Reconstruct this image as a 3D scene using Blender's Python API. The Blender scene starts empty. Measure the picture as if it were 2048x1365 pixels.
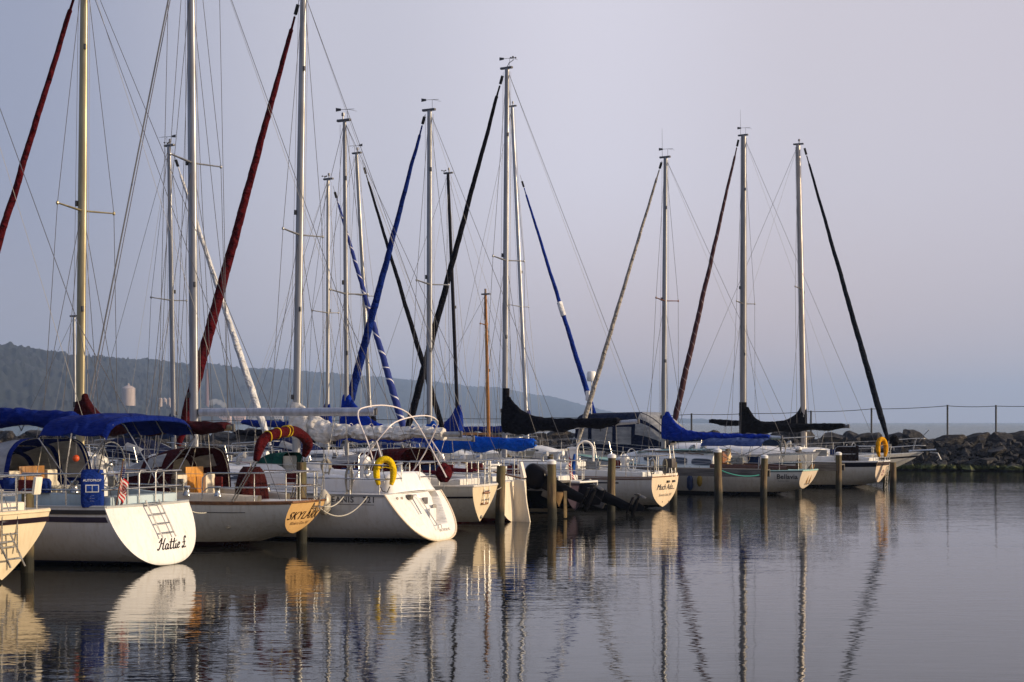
import bpy, bmesh, math, random
from mathutils import Vector, Matrix, noise
random.seed(7)
PI = math.pi
scene = bpy.context.scene
COL = scene.collection
F = 3050.0; HOR = 845.0; CH = 2.7          # focal length in px of a 2048 px wide frame, horizon row, eye height

def ray(px, py, Y):
    """world point seen at a pixel of the photograph, at depth Y"""
    return Vector(((px-1024)*Y/F, Y, CH-(py-HOR)*Y/F))
def depth(yw):                              # depth of the water surface seen at row yw
    return CH*F/(yw-HOR)
def clamp(x, a=0., b=1.): return max(a, min(b, x))
def sm(x): x = clamp(x); return x*x*(3-2*x)
def mix(a, b, t): return a+(b-a)*t
def nz(x, y=0., z=0.): return noise.noise(Vector((x, y, z)))

# ------------------------------------------------------------------ mesh builder
class MB:
    def __init__(s): s.v = []; s.f = []; s.uv = {}
    def add(s, vs, fs):
        b = len(s.v); s.v += [tuple(p) for p in vs]; s.f += [tuple(i+b for i in f) for f in fs]; return s
    def grid(s, fn, nu, nv, cu=False, cv=False, uv=False):
        b = len(s.v); mu = nu if cu else nu+1; mv = nv if cv else nv+1
        for i in range(mu):
            for j in range(mv):
                s.v.append(tuple(fn(i/nu, j/nv)))
        for i in range(nu):
            for j in range(nv):
                a = b+i*mv+j; c = b+((i+1) % mu)*mv+j
                d = b+((i+1) % mu)*mv+(j+1) % mv; e = b+i*mv+(j+1) % mv
                if uv: s.uv[len(s.f)] = [(i/nu, j/nv), ((i+1)/nu, j/nv), ((i+1)/nu, (j+1)/nv), (i/nu, (j+1)/nv)]
                s.f.append((a, c, d, e))
        return s
    def tube(s, pts, r, n=8, closed=False, cap=True, ry=1.0, uv=False, up=None):
        pts = [Vector(p) for p in pts]; N = len(pts)
        rs = r if isinstance(r, (list, tuple)) else [r]*N
        tang = []
        for i in range(N):
            a = pts[(i-1) % N] if (closed or i > 0) else pts[i]
            c = pts[(i+1) % N] if (closed or i < N-1) else pts[i]
            t = c-a; tang.append(t.normalized() if t.length > 1e-9 else Vector((0, 0, 1)))
        ref = Vector(up) if up else (Vector((0, 0, 1)) if abs(tang[0].z) < .9 else Vector((1, 0, 0)))
        nrm = (ref-tang[0]*ref.dot(tang[0])).normalized()
        b = len(s.v)
        for i in range(N):
            nrm = nrm-tang[i]*nrm.dot(tang[i])
            nrm.normalize(); bi = tang[i].cross(nrm)
            for k in range(n):
                a = 2*PI*k/n
                s.v.append(tuple(pts[i]+nrm*math.cos(a)*rs[i]+bi*math.sin(a)*rs[i]*ry))
        M = N if closed else N-1
        for i in range(M):
            for k in range(n):
                p = b+i*n+k; q = b+i*n+(k+1) % n; r2 = b+((i+1) % N)*n+(k+1) % n; t = b+((i+1) % N)*n+k
                if uv: s.uv[len(s.f)] = [(i/M, k/n), (i/M, (k+1)/n), ((i+1)/M, (k+1)/n), ((i+1)/M, k/n)]
                s.f.append((p, q, r2, t))
        if cap and not closed:
            s.f.append(tuple(b+k for k in range(n))[::-1]); s.f.append(tuple(b+(N-1)*n+k for k in range(n)))
        return s
    def box(s, c, d, rot=None):
        c = Vector(c); hx, hy, hz = d[0]/2, d[1]/2, d[2]/2
        vs = [Vector((x, y, z)) for x in (-hx, hx) for y in (-hy, hy) for z in (-hz, hz)]
        if rot is not None: vs = [rot @ v for v in vs]
        return s.add([c+v for v in vs], [(0, 1, 3, 2), (4, 6, 7, 5), (0, 4, 5, 1), (2, 3, 7, 6), (0, 2, 6, 4), (1, 5, 7, 3)])
    def beam(s, a, b, w, h):
        a = Vector(a); b = Vector(b); d = b-a; L = d.length
        q = d.to_track_quat('X', 'Z').to_matrix()
        return s.box((a+b)/2, (L, w, h), q)
    def ell(s, c, r, nu=14, nv=10, rot=None):
        c = Vector(c)
        def fn(u, v):
            a = 2*PI*u; e = PI*(v-.5)*.999
            p = Vector((r[0]*math.cos(a)*math.cos(e), r[1]*math.sin(a)*math.cos(e), r[2]*math.sin(e)))
            return c+(rot @ p if rot is not None else p)
        return s.grid(fn, nu, nv, cu=True)
    def poly(s, pts, off):
        """flat polygon pts given a thickness along vector off"""
        n = len(pts); off = Vector(off)
        vs = [Vector(p) for p in pts]+[Vector(p)+off for p in pts]
        return s.add(vs, [tuple(range(n))[::-1], tuple(range(n, 2*n))]+[(i, (i+1) % n, (i+1) % n+n, i+n) for i in range(n)])
    def lathe(s, prof, c=(0, 0, 0), n=16):
        c = Vector(c); m = len(prof)-1
        def fn(u, v):
            r, z = prof[min(m, int(round(v*m)))]
            return c+Vector((r*math.cos(2*PI*u), r*math.sin(2*PI*u), z))
        return s.grid(fn, n, m, cu=True)
    def build(s, name, mat, parent=None, smooth=True, ang=38, bevel=0, loc=None, label=None):
        me = bpy.data.meshes.new(name); me.from_pydata(s.v, [], s.f)
        if s.uv:
            ul = me.uv_layers.new(name='UVMap')
            for p in me.polygons:
                if p.index in s.uv:
                    for k, li in enumerate(p.loop_indices): ul.data[li].uv = s.uv[p.index][k]
        bm = bmesh.new(); bm.from_mesh(me)
        if not s.uv: bmesh.ops.remove_doubles(bm, verts=bm.verts, dist=1e-5)
        if bevel: bmesh.ops.bevel(bm, geom=list(bm.edges), offset=bevel, segments=2, affect='EDGES', profile=.6)
        bmesh.ops.recalc_face_normals(bm, faces=bm.faces)
        bm.to_mesh(me); bm.free()
        if smooth:
            for p in me.polygons: p.use_smooth = True
            me.set_sharp_from_angle(angle=math.radians(ang))
        me.materials.append(mat)
        o = bpy.data.objects.new(name, me); COL.objects.link(o)
        if parent is not None: o.parent = parent
        if loc is not None: o.location = loc
        if label: o['label'] = label
        return o

def thing(name, label, cat, loc=(0, 0, 0), rz=0., group=None):
    o = bpy.data.objects.new(name, None); COL.objects.link(o)
    o.location = loc; o.rotation_euler = (0, 0, rz)
    o['label'] = label; o['category'] = cat
    if group: o['group'] = group
    return o
def tag(o, label=None, cat=None, group=None, kind=None):
    if label: o['label'] = label
    if cat: o['category'] = cat
    if group: o['group'] = group
    if kind: o['kind'] = kind
    return o

# ------------------------------------------------------------------ materials
_mats = {}
class NT:
    def __init__(s, name):
        s.m = bpy.data.materials.new(name); s.m.use_nodes = True; s.t = s.m.node_tree
        s.bsdf = s.t.nodes['Principled BSDF']; s.out = s.t.nodes['Material Output']
    def n(s, typ, **kw):
        nd = s.t.nodes.new(typ)
        for k, v in kw.items(): setattr(nd, k, v)
        return nd
    def l(s, a, b): s.t.links.new(a, b)
    def coord(s, kind='Object', scale=(1, 1, 1)):
        tc = s.n('ShaderNodeTexCoord'); mp = s.n('ShaderNodeMapping'); mp.inputs['Scale'].default_value = scale
        s.l(tc.outputs[kind], mp.inputs[0]); return mp.outputs[0]
    def noise(s, vec, scale, detail=4, rough=.6):
        nd = s.n('ShaderNodeTexNoise'); nd.inputs['Scale'].default_value = scale
        nd.inputs['Detail'].default_value = detail; nd.inputs['Roughness'].default_value = rough
        s.l(vec, nd.inputs['Vector']); return nd.outputs['Fac']
    def ramp(s, fac, stops, interp='LINEAR'):
        r = s.n('ShaderNodeValToRGB'); r.color_ramp.interpolation = interp
        el = r.color_ramp.elements
        while len(el) < len(stops): el.new(.5)
        for e, (p, c) in zip(el, stops): e.position = p; e.color = (*c, 1) if len(c) == 3 else c
        s.l(fac, r.inputs[0]); return r.outputs[0]
    def mixc(s, fac, a, b, mode='MIX'):
        m = s.n('ShaderNodeMix', data_type='RGBA', blend_type=mode)
        for sock, val in ((m.inputs[0], fac), (m.inputs[6], a), (m.inputs[7], b)):
            if isinstance(val, (int, float)): sock.default_value = val
            elif isinstance(val, tuple): sock.default_value = (*val, 1)
            else: s.l(val, sock)
        return m.outputs[2]
    def math(s, op, a, b=None):
        m = s.n('ShaderNodeMath', operation=op)
        for i, val in enumerate((a, b)):
            if val is None: continue
            if isinstance(val, (int, float)): m.inputs[i].default_value = val
            else: s.l(val, m.inputs[i])
        return m.outputs[0]
    def bump(s, h, strength=.3, dist=.02):
        b = s.n('ShaderNodeBump'); b.inputs['Strength'].default_value = strength; b.inputs['Distance'].default_value = dist
        s.l(h, b.inputs['Height']); s.l(b.outputs[0], s.bsdf.inputs['Normal'])
    def done(s, col=None, rough=.5, metal=0., **kw):
        b = s.bsdf
        if col is not None:
            if isinstance(col, tuple): b.inputs['Base Color'].default_value = (*col, 1)
            else: s.l(col, b.inputs['Base Color'])
        if isinstance(rough, (int, float)): b.inputs['Roughness'].default_value = rough
        else: s.l(rough, b.inputs['Roughness'])
        b.inputs['Metallic'].default_value = metal
        for k, v in kw.items(): b.inputs[k].default_value = v
        return s.m
def cached(fn):
    def w(*a):
        key = (fn.__name__,)+a
        if key not in _mats: _mats[key] = fn(*a)
        return _mats[key]
    return w
def sc(c, k): return tuple(clamp(x*k, 0, 1) for x in c)

@cached
def gelcoat(col, rough=.28):
    t = NT('gelcoat'); v = t.coord('Object', (1, 1, .5))
    n1 = t.noise(v, 1.3, 5); n2 = t.noise(t.coord('Object', (5, 5, .7)), 2.0, 6, .7)
    c = t.mixc(t.ramp(n1, [(.35, (0,)*3), (.75, (1,)*3)]), col, sc(col, .86))
    c = t.mixc(t.math('MULTIPLY', t.ramp(n2, [(.5, (0,)*3), (.74, (1,)*3)]), .5), c, sc((col[0], col[1]*.9, col[2]*.75), .7))
    r = t.ramp(n1, [(.3, (rough*.8,)*3), (.8, (rough*1.5,)*3)])
    return t.done(c, r)
@cached
def hullmat(col, bottom, wl, boot, bw):
    """top sides with weathering, a boot stripe and bottom paint below the water line"""
    t = NT('hull_paint'); tc = t.n('ShaderNodeTexCoord'); sp = t.n('ShaderNodeSeparateXYZ'); t.l(tc.outputs['Object'], sp.inputs[0])
    z = sp.outputs[2]
    n1 = t.noise(t.coord('Object', (.6, .6, .4)), 1.1, 5); n2 = t.noise(t.coord('Object', (7, 7, .5)), 1.6, 6, .7)
    c = t.mixc(t.ramp(n1, [(.35, (0,)*3), (.75, (1,)*3)]), col, sc(col, .84))
    c = t.mixc(t.math('MULTIPLY', t.ramp(n2, [(.48, (0,)*3), (.72, (1,)*3)]), .5), c, sc((col[0], col[1]*.9, col[2]*.74), .62))
    # brown scum line of its own ragged shape just over the paint
    zz = t.math('ADD', z, t.math('MULTIPLY', t.noise(t.coord('Object', (3, 3, 1)), 3, 5), .16))
    f = t.n('ShaderNodeMapRange'); t.l(zz, f.inputs[0]); f.inputs[1].default_value = wl+.06; f.inputs[2].default_value = wl+.34
    f.inputs[3].default_value = .45; f.inputs[4].default_value = 0
    c = t.mixc(f.outputs[0], c, (col[0]*.62, col[1]*.5, col[2]*.33))
    c = t.mixc(t.math('LESS_THAN', z, wl+bw), c, boot)
    c = t.mixc(t.math('LESS_THAN', z, wl), c, bottom)
    r = t.ramp(n1, [(.3, (.2,)*3), (.8, (.42,)*3)])
    return t.done(c, r, **{'Specular IOR Level': .2 if max(col) < .03 else .5})
@cached
def fabric(col, wr=.5):
    t = NT('canvas'); v = t.coord('Object', (1, 1, 1))
    n1 = t.noise(v, 2.2, 6, .65); n2 = t.noise(t.coord('Object', (1, 3, 4)), 3.1, 5, .6)
    c = t.mixc(t.ramp(n1, [(.3, (0,)*3), (.75, (1,)*3)]), sc(col, 1.2), sc(col, .62))
    tc = t.n('ShaderNodeTexCoord'); sp = t.n('ShaderNodeSeparateXYZ'); t.l(tc.outputs['Object'], sp.inputs[0])
    seam = t.math('LESS_THAN', t.math('FRACT', t.math('MULTIPLY', sp.outputs[0], 1.15)), .022)
    c = t.mixc(t.math('MULTIPLY', seam, .6), c, sc(col, .3))
    w = t.n('ShaderNodeTexWave'); w.inputs['Scale'].default_value = 1.6; w.inputs['Distortion'].default_value = 9; w.inputs['Detail'].default_value = 3
    w.inputs['Detail Scale'].default_value = 1.2; t.l(t.coord('Object', (.6, 1, 1.5)), w.inputs['Vector'])
    t.bump(t.math('ADD', t.math('ADD', t.math('MULTIPLY', n2, .8), t.math('MULTIPLY', w.outputs[1], .5)), t.math('MULTIPLY', seam, -.3)), min(1., wr+.35), .09)
    return t.done(c, .9, **{'Specular IOR Level': .1})
@cached
def stripefabric(col, col2, turns, width):
    t = NT('spiral_canvas'); tc = t.n('ShaderNodeTexCoord'); sp = t.n('ShaderNodeSeparateXYZ'); t.l(tc.outputs['UV'], sp.inputs[0])
    n = t.noise(t.coord('Object'), .6, 3)
    s_ = t.math('ADD', t.math('ADD', t.math('MULTIPLY', sp.outputs[0], turns), sp.outputs[1]), t.math('MULTIPLY', n, 1.5))
    fr = t.math('FRACT', s_)
    c = t.mixc(t.math('LESS_THAN', fr, width), col, col2)
    t.bump(t.noise(t.coord('Object', (1, 1, 1)), 3, 4), .5, .04)
    return t.done(c, .8)
@cached
def steel(c=.5, r=.25):
    t = NT('stainless'); n = t.noise(t.coord(), 9, 3)
    return t.done((c, c, c*.97), t.ramp(n, [(.3, (r*.7,)*3), (.7, (r*1.6,)*3)]), 1.0)
@cached
def alloy(col=(.5, .51, .52)):
    col = sc(col, .8)
    t = NT('spar_alloy'); n = t.noise(t.coord('Object', (6, 6, .5)), 1.5, 6, .7)
    c = t.mixc(t.ramp(n, [(.35, (0,)*3), (.7, (1,)*3)]), sc(col, 1.1), sc(col, .62))
    return t.done(c, t.ramp(n, [(.3, (.3,)*3), (.7, (.5,)*3)]), .55)
@cached
def plain(col, rough=.5, metal=0.):
    t = NT('paint'); n = t.noise(t.coord(), 4, 4)
    return t.done(t.mixc(n, sc(col, 1.1), sc(col, .82)), rough, metal, **{'Specular IOR Level': .08 if max(col) < .03 else .5})
@cached
def wood(col, gloss=.35):
    t = NT('wood'); n = t.noise(t.coord('Object', (2, 14, 2)), 2.5, 6, .65)
    c = t.mixc(t.ramp(n, [(.3, (0,)*3), (.7, (1,)*3)]), sc(col, 1.2), sc(col, .45))
    t.bump(n, .25, .01); return t.done(c, gloss)
@cached
def vinyl():
    t = NT('clear_vinyl'); n = t.noise(t.coord('Object', (1, 1, 3)), 2.6, 5)
    c = t.mixc(t.ramp(n, [(.35, (0,)*3), (.7, (1,)*3)]), (.78, .78, .76), (.42, .43, .45))
    t.bump(n, .5, .05); t.done(c, .16)
    tr = t.n('ShaderNodeBsdfTranslucent'); t.l(c, tr.inputs[0]); mx = t.n('ShaderNodeMixShader'); mx.inputs[0].default_value = .6
    t.l(t.bsdf.outputs[0], mx.inputs[1]); t.l(tr.outputs[0], mx.inputs[2]); t.l(mx.outputs[0], t.out.inputs[0]); return t.m
@cached
def glass():
    t = NT('dark_window'); n = t.noise(t.coord(), 2, 3)
    return t.done(t.mixc(n, (.02, .025, .035), (.07, .08, .1)), .07)
@cached
def ropemat(col):
    t = NT('rope'); w = t.n('ShaderNodeTexWave'); w.inputs['Scale'].default_value = 18; w.inputs['Distortion'].default_value = 2
    t.l(t.coord('Object', (1, 1, 2)), w.inputs['Vector'])
    t.bump(w.outputs[1], .6, .01); return t.done(t.mixc(w.outputs[1], sc(col, .6), col), .9)
@cached
def pilemat():
    t = NT('piling_wood'); tc = t.n('ShaderNodeTexCoord'); sp = t.n('ShaderNodeSeparateXYZ'); t.l(tc.outputs['Object'], sp.inputs[0])
    n = t.noise(t.coord('Object', (7, 7, .45)), 1.7, 8, .75); n2 = t.noise(t.coord('Object', (2, 2, 1)), 1.7, 6)
    c = t.ramp(n, [(.36, (.008, .006, .004)), (.5, (.075, .05, .024)), (.6, (.16, .11, .055)), (.74, (.32, .22, .11))])
    c = t.mixc(t.math('MULTIPLY', t.ramp(n2, [(.45, (0,)*3), (.65, (1,)*3)]), .7), c, (.1, .105, .035))
    f = t.n('ShaderNodeMapRange'); t.l(t.math('ADD', sp.outputs[2], t.math('MULTIPLY', n2, .3)), f.inputs[0])
    f.inputs[1].default_value = .42; f.inputs[2].default_value = .62; f.inputs[3].default_value = 1; f.inputs[4].default_value = 0
    c = t.mixc(f.outputs[0], c, (.012, .012, .006))
    t.bump(n, .8, .03); return t.done(c, .8)
@cached
def dockwood():
    t = NT('dock_boards'); n = t.noise(t.coord('Object', (.6, 8, 8)), 2, 6, .7)
    c = t.ramp(n, [(.3, (.045, .04, .036)), (.6, (.15, .135, .12)), (.8, (.24, .22, .19))])
    t.bump(n, .6, .02); return t.done(c, .85)
# ------------------------------------------------------------------ hull form
class Hull:
    def __init__(s, L=9.5, B=3.1, bs=.7, fs=1.1, fb=1.4, sag=.08, D=.5, ks=.1, kb=-.05, Rb=1.1, Rs=.2, m=.42,
                 a0=.5, c0=2.3, am=.42, camb=.08, rec=None, wl=.09):
        s.__dict__.update(locals())
    def half(s, t):
        if t < s.m: f = s.bs+(1-s.bs)*math.sin(PI/2*t/s.m)
        else: f = max(.008, (1-((t-s.m)/(1-s.m))**2.15))
        return f*s.B/2
    def zs(s, t): return mix(s.fs, s.fb, t**1.6)-s.sag*4*t*(1-t)
    def zk(s, t):
        if t < .4: return mix(s.ks, -s.D, sm(t/.4)**.8)
        return mix(-s.D, s.kb, ((t-.4)/.6)**2.6)
    def sec(s, t): # exponents
        k = sm(t/.35); a = mix(s.a0, s.am, k); c = mix(s.c0, 2.4, k); k2 = sm((t-.5)/.5)
        return mix(a, 1.1, k2), mix(c, 1.35, k2)
    def P(s, t, th, side=1, off=0.):
        b, zs, zk = s.half(t), s.zs(t), s.zk(t); a, c = s.sec(t)
        co = max(math.cos(th), 0)
        y = b*(max(1-co**c, 0))**a; zr = 1-co; z = zk+(zs-zk)*zr
        x = s.L*t-s.Rb*(1-zr)**1.2*clamp((t-.55)/.45)**2+s.Rs*(1-zr)*clamp(1-t/.22)**2
        return Vector((x, (y+off)*side, z))
    def at(s, x, z, side=1, off=.004):
        """point of the side shell at given x and height"""
        t = clamp(x/s.L)
        for _ in range(6):
            zr = clamp((z-s.zk(t))/(s.zs(t)-s.zk(t))); th = math.acos(clamp(1-zr))
            p = s.P(t, th); t = clamp(t+(x-p.x)/s.L)
        zr = clamp((z-s.zk(t))/(s.zs(t)-s.zk(t)))
        return s.P(t, math.acos(clamp(1-zr)), side, off)
    def tb(s, z): # half width and x of transom edge at height z
        zr = clamp((z-s.zk(0))/(s.zs(0)-s.zk(0)))
        th = math.acos(clamp(1-zr)); p = s.P(0, th); return p.y, p.x
    def T(s, y, z, off=.006):
        """point of the transom face"""
        b, x0 = s.tb(z); b = max(b, .02)
        d = s.camb*(1-clamp(abs(y)/b)**2)*clamp(b/(s.half(0)))
        r = 0
        if s.rec: r = s.rec(y, z)
        return Vector((x0-d-off+r, y, z))
    def build(s, root, mat, tmat, deckmat, nt=40, nh=16):
        m = MB()
        ths = [PI/2*(j/nh) for j in range(nh+1)]
        for side in (1, -1):
            m.grid(lambda u, v: s.P(u, ths[int(round(v*nh))], side), nt, nh)
        m.build('hull', mat, root)
        zk, zs = s.zk(0), s.zs(0); nz_, ny = (80, 90) if s.rec else (20, 12)
        def tf(u, v):
            th = PI/2*u; z = zk+(zs-zk)*(1-max(math.cos(th), 0)); b, _ = s.tb(z)
            return s.T((v*2-1)*b, z, 0)
        MB().grid(tf, nz_, ny).build('transom', tmat, root, ang=50)
        def df(u, v):
            b = max(s.half(u)-.015, .003); w = v*2-1
            return Vector((s.L*u-s.camb*(1-w*w)*(1-u)**20, w*b, s.zs(u)-.004+.05*(1-w*w)*min(1, b)))
        MB().grid(df, nt, 8).build('deck', deckmat, root)
    def strip(s, name, mat, root, t0, t1, d0, d1, off=.006, n=36, sides=(1, -1)):
        """band following the sheer, d0..d1 metres below it"""
        m = MB()
        for side in sides:
            def fn(u, v):
                t = mix(t0, t1, u); z = s.zs(t)-mix(d0, d1, v); zr = (z-s.zk(t))/(s.zs(t)-s.zk(t))
                th = math.acos(clamp(1-zr)); return s.P(t, th, side, off)
            m.grid(fn, n, 2)
        return m.build(name, mat, root)
    def rail_line(s, h=0., inset=.04, t0=0., t1=1., n=30, side=1):
        out = []
        for i in range(n+1):
            t = mix(t0, t1, i/n); out.append(Vector((s.L*t, side*max(s.half(t)-inset, 0.01), s.zs(t)+h)))
        return out

TXT = {}
def lettering(text, height, fn, mat, root, name='lettering', shear=0., bold=0., spacing=1.):
    """flat letters laid on a surface: fn(u, v) maps metres along/up the text to a local point"""
    cu = bpy.data.curves.new('t', 'FONT'); cu.body = text; cu.size = height*1.38; cu.shear = shear; cu.offset = bold*height
    cu.align_x = 'CENTER'; cu.space_character = spacing; cu.resolution_u = 3
    ob = bpy.data.objects.new('t', cu); COL.objects.link(ob)
    dg = bpy.context.evaluated_depsgraph_get(); me = bpy.data.meshes.new_from_object(ob.evaluated_get(dg))
    bpy.data.objects.remove(ob); bpy.data.curves.remove(cu)
    for v in me.vertices: v.co = fn(v.co.x, v.co.y)
    me.name = name; me.materials.clear(); me.materials.append(mat)
    o = bpy.data.objects.new(name, me); COL.objects.link(o); o.parent = root; return o

# ------------------------------------------------------------------ sail boat pieces
STEEL = steel(); ALU = alloy()
def wire(root, a, b, r=.0075, name='stay', mat=None, sag=0., n=1):
    a = Vector(a); b = Vector(b); k = 10 if sag else 1
    pts = [a.lerp(b, i/k)-Vector((0, 0, sag*4*(i/k)*(1-i/k))) for i in range(k+1)]
    return MB().tube(pts, r, 5, up=(1, .3, 0)).build(name, mat or plain((.11, .11, .12), .45, .3), root)

def cabin(root, h, x0, x1, w, ht, mat, slope=1.6, wins=(), wname='window', aft=.1, rail=None):
    """coach roof from x0 (aft) to x1; wins = (x, zf, half length, half height)"""
    def prof(x):
        hh = ht*min(1, max(0, (x1-x)/slope))**.6*(1 if x > x0+aft else 1)
        ww = w*min(1, .35+.65*max(0, (x1-x)/(slope*1.3))**.6); return hh, min(ww, max(h.half(x/h.L)-.12, .1))
    def S(x, ph, off=0):
        hh, ww = prof(x); z0 = h.zs(x/h.L)
        cp = math.cos(ph); sp = math.sin(ph)
        return Vector((x, (ww*abs(cp)**.38+off)*(1 if cp >= 0 else -1)-.12*ww*(sp**.5)*(1 if cp >= 0 else -1)*abs(cp)**.38, z0+(hh+off)*abs(sp)**.55))
    m = MB().grid(lambda u, v: S(mix(x0, x1, u), PI*v), 24, 22)
    m.add([S(x0, PI*j/22) for j in range(23)], [tuple(range(23))])
    m.build('cabin', mat, root, ang=50)
    for side in (0, 1):
        for (x, zf, a, b) in wins:
            pts = []
            for k in range(24):
                q = 2*PI*k/24; cx = x+a*abs(math.cos(q))**.5*(1 if math.cos(q) > 0 else -1)
                zz = clamp(zf+b*abs(math.sin(q))**.6*(1 if math.sin(q) > 0 else -1), .02, .95)
                ph = math.asin(zz**(1/.55)); pts.append((cx, ph))
            f = MB(); f.add([S(px_, ph if side == 0 else PI-ph, .008) for px_, ph in pts], [tuple(range(24))])
            wo = f.build(wname, glass(), root, smooth=False)
            MB().tube([S(px_, ph if side == 0 else PI-ph, .01) for px_, ph in pts], .012, 5, closed=True).build('window_frame', plain((.45, .46, .47), .35, .6), wo)
    if rail:
        for side in (1, -1):
            pts = []
            for i in range(13):
                x = mix(x0+.4, x1-slope*.8, i/12); p = S(x, PI/2-.75*side, .03+.03*abs(math.sin(i*PI/2))); pts.append(p)
            MB().tube(pts, .016, 6).build('grab_rail', rail, root)
    return S

def coaming(root, h, x0, x1, ht, mat, w=.16, inset=.42, aft=True):
    m = MB()
    for side in (1, -1):
        def fn(u, v):
            x = mix(x0, x1, u); y = max(h.half(x/h.L)-inset, .3); a = 2*PI*v
            hh = ht*(.75+.25*sm(u*2))
            cx = math.cos(a); sx = math.sin(a)
            return Vector((x, side*(y+w*.5*abs(cx)**.5*(1 if cx > 0 else -1)), h.zs(x/h.L)+hh*.5+hh*.52*abs(sx)**.4*(1 if sx > 0 else -1)))
        m.grid(fn, 14, 14, cv=True)
    m.build('cockpit_coaming', mat, root, ang=50)
    if aft:
        y = max(h.half(x0/h.L)-inset, .3)
        MB().box((x0, 0, h.zs(0)+ht*.36), (.34, 2*y+w, ht*.72)).build('aft_coaming', mat, root, bevel=.04)

def pushpit(root, h, ht=.62, xf=1.6, gate=0., mat=None, r=.014, levels=(1., .52)):
    mat = mat or STEEL
    for lv in levels:
        pts = []
        z = lambda x: h.zs(x/h.L)+ht*lv
        yb = lambda x: h.half(x/h.L)-.07
        for side in (1, -1):
            seq = [Vector((xf, yb(xf), h.zs(xf/h.L)+.02 if lv == 1. else z(xf))), Vector((xf-.02, yb(xf), z(xf)-.1)), Vector((xf-.14, yb(xf-.1), z(xf))),
                   Vector((.8, yb(.8), z(.8))), Vector((.22, yb(.22), z(.1))), Vector((.07, yb(.1)-.1, z(0))), Vector((.05, yb(.1)-.3, z(0)))]
            if gate: seq.append(Vector((.05, gate, z(0))))
            if side == -1: seq = [Vector((p.x, -p.y, p.z)) for p in seq]
            if gate: MB().tube(seq, r, 7).build('pushpit_rail', mat, root)
            else: pts = pts+seq if side == 1 else pts+seq[::-1]
        if not gate: MB().tube(pts, r, 7).build('pushpit_rail', mat, root)
    ls = [(.85, 1), (.2, .92), (.06, .45)]
    for x, f in ls:
        for side in (1, -1):
            y = (h.half(x/h.L)-.07)*f*side
            if gate and f < .5: y = gate*side
            MB().tube([(x, y, h.zs(x/h.L)-.02), (x, y, h.zs(x/h.L)+ht)], r*.9, 6).build('rail_leg', mat, root)
def pulpit(root, h, ht=.62, mat=None, sprit=0.):
    mat = mat or STEEL; L = h.L
    for lv in (1., .5):
        pts = []
        for side in (1, -1):
            q = [Vector((L-1.5, side*(h.half((L-1.5)/L)-.05), h.zs((L-1.5)/L)+(ht*lv if lv < 1 else 0))), Vector((L-1.35, side*(h.half((L-1.35)/L)-.03), h.zs(.9)+ht*lv)),
                 Vector((L-.3, side*.24, h.zs(1)+ht*lv)), Vector((L+.05, side*.14, h.zs(1)+ht*lv)), Vector((L+.12, 0, h.zs(1)+ht*lv))]
            pts = q if side == 1 else pts+q[:-1][::-1]
        MB().tube(pts, .013, 6).build('pulpit_rail', mat, root)
    for side in (1, -1):
        MB().tube([(L-.45, side*.16, h.zs(1)), (L-.3, side*.24, h.zs(1)+ht)], .012, 6).build('rail_leg', mat, root)
def lifelines(root, h, x0=1.6, n=4, ht=.62):
    L = h.L; x1 = L-1.5
    for side in (1, -1):
        for lv in (1., .5):
            pts = [Vector((x, side*(h.half(x/L)-.06), h.zs(x/L)+ht*lv)) for x in [mix(x0, x1, i/(n+1)) for i in range(n+2)]]
            MB().tube(pts, .005, 5).build('lifeline', plain((.5, .5, .5), .4, .5), root)
        for i in range(1, n+1):
            x = mix(x0, x1, i/(n+1)); y = side*(h.half(x/L)-.06)
            MB().tube([(x, y, h.zs(x/L)-.01), (x, y, h.zs(x/L)+ht+.01)], .011, 6).build('stanchion', STEEL, root)

def sailcover(root, name, mat, a, b, hm=.95, hb=.3, drop=.16, w=.13, decay=7., lumps=3, seed=1, collar=True, lw=.025):
    """stacked sail under canvas along a boom from a (mast) to b (boom end): tall at the mast, low along the boom"""
    a = Vector(a); b = Vector(b); d = b-a; L = d.length; ex = d.normalized(); ey = Vector((0, 0, 1)).cross(ex).normalized(); ez = Vector((0, 0, 1))
    nu, nv = 110, 30
    def fn(u, v):
        q = -.14+u*(L+.14); f = max(q, 0)/L
        top = hb*(1-.45*f)+(hm-hb)*math.exp(-decay*max(q-.12, 0)/max(L, .1)*(L/3.6)) if q > -.1 else hm*.96
        top += lw*nz(q*1.7, seed)+lw*.6*nz(q*5, seed, 3)
        bot = -drop*(1+.35*math.sin(f*PI*lumps)**2-.5*f)+.02*nz(q*2.2, seed+9)
        if u > .985: top *= .72; bot *= .72
        if u <= 0: top *= .9
        an = 2*PI*v; c, s_ = math.cos(an), math.sin(an)
        zc = (top+bot)/2; hh = (top-bot)/2
        z = zc+hh*s_
        zf = clamp((z-bot)/(top-bot+1e-6))
        ww = w*(1-.62*zf**1.3*clamp((top-hb*1.1)/hm+.25, 0, 1))*(1.05+.16*nz(q*3, v*5, seed))
        cr = .035*nz(q*4.5+z*3, v*7, seed+5)+.02*nz(q*13, v*15, seed+8)
        return a+ex*q+ey*(ww*c+cr*(1 if c > 0 else -1))+ez*(z+.02*nz(q*6, v*4, seed+5)+.5*cr)
    m = MB().grid(fn, nu, nv, cv=True)
    m.add([fn(0, j/nv) for j in range(nv)], [tuple(range(nv))]); m.add([fn(1, j/nv) for j in range(nv)], [tuple(range(nv))])
    o = m.build(name, mat, root, ang=70)
    for k in range(1, 6):
        c = a+ex*(L*k/6); MB().tube([c+ey*(w*.75)+ez*(-.02), c+ez*(-drop*1.25), c-ey*(w*.75)+ez*(-.02)], .011, 5).build('cover_tie', ropemat((.06, .06, .07)), root)
    return o

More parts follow.
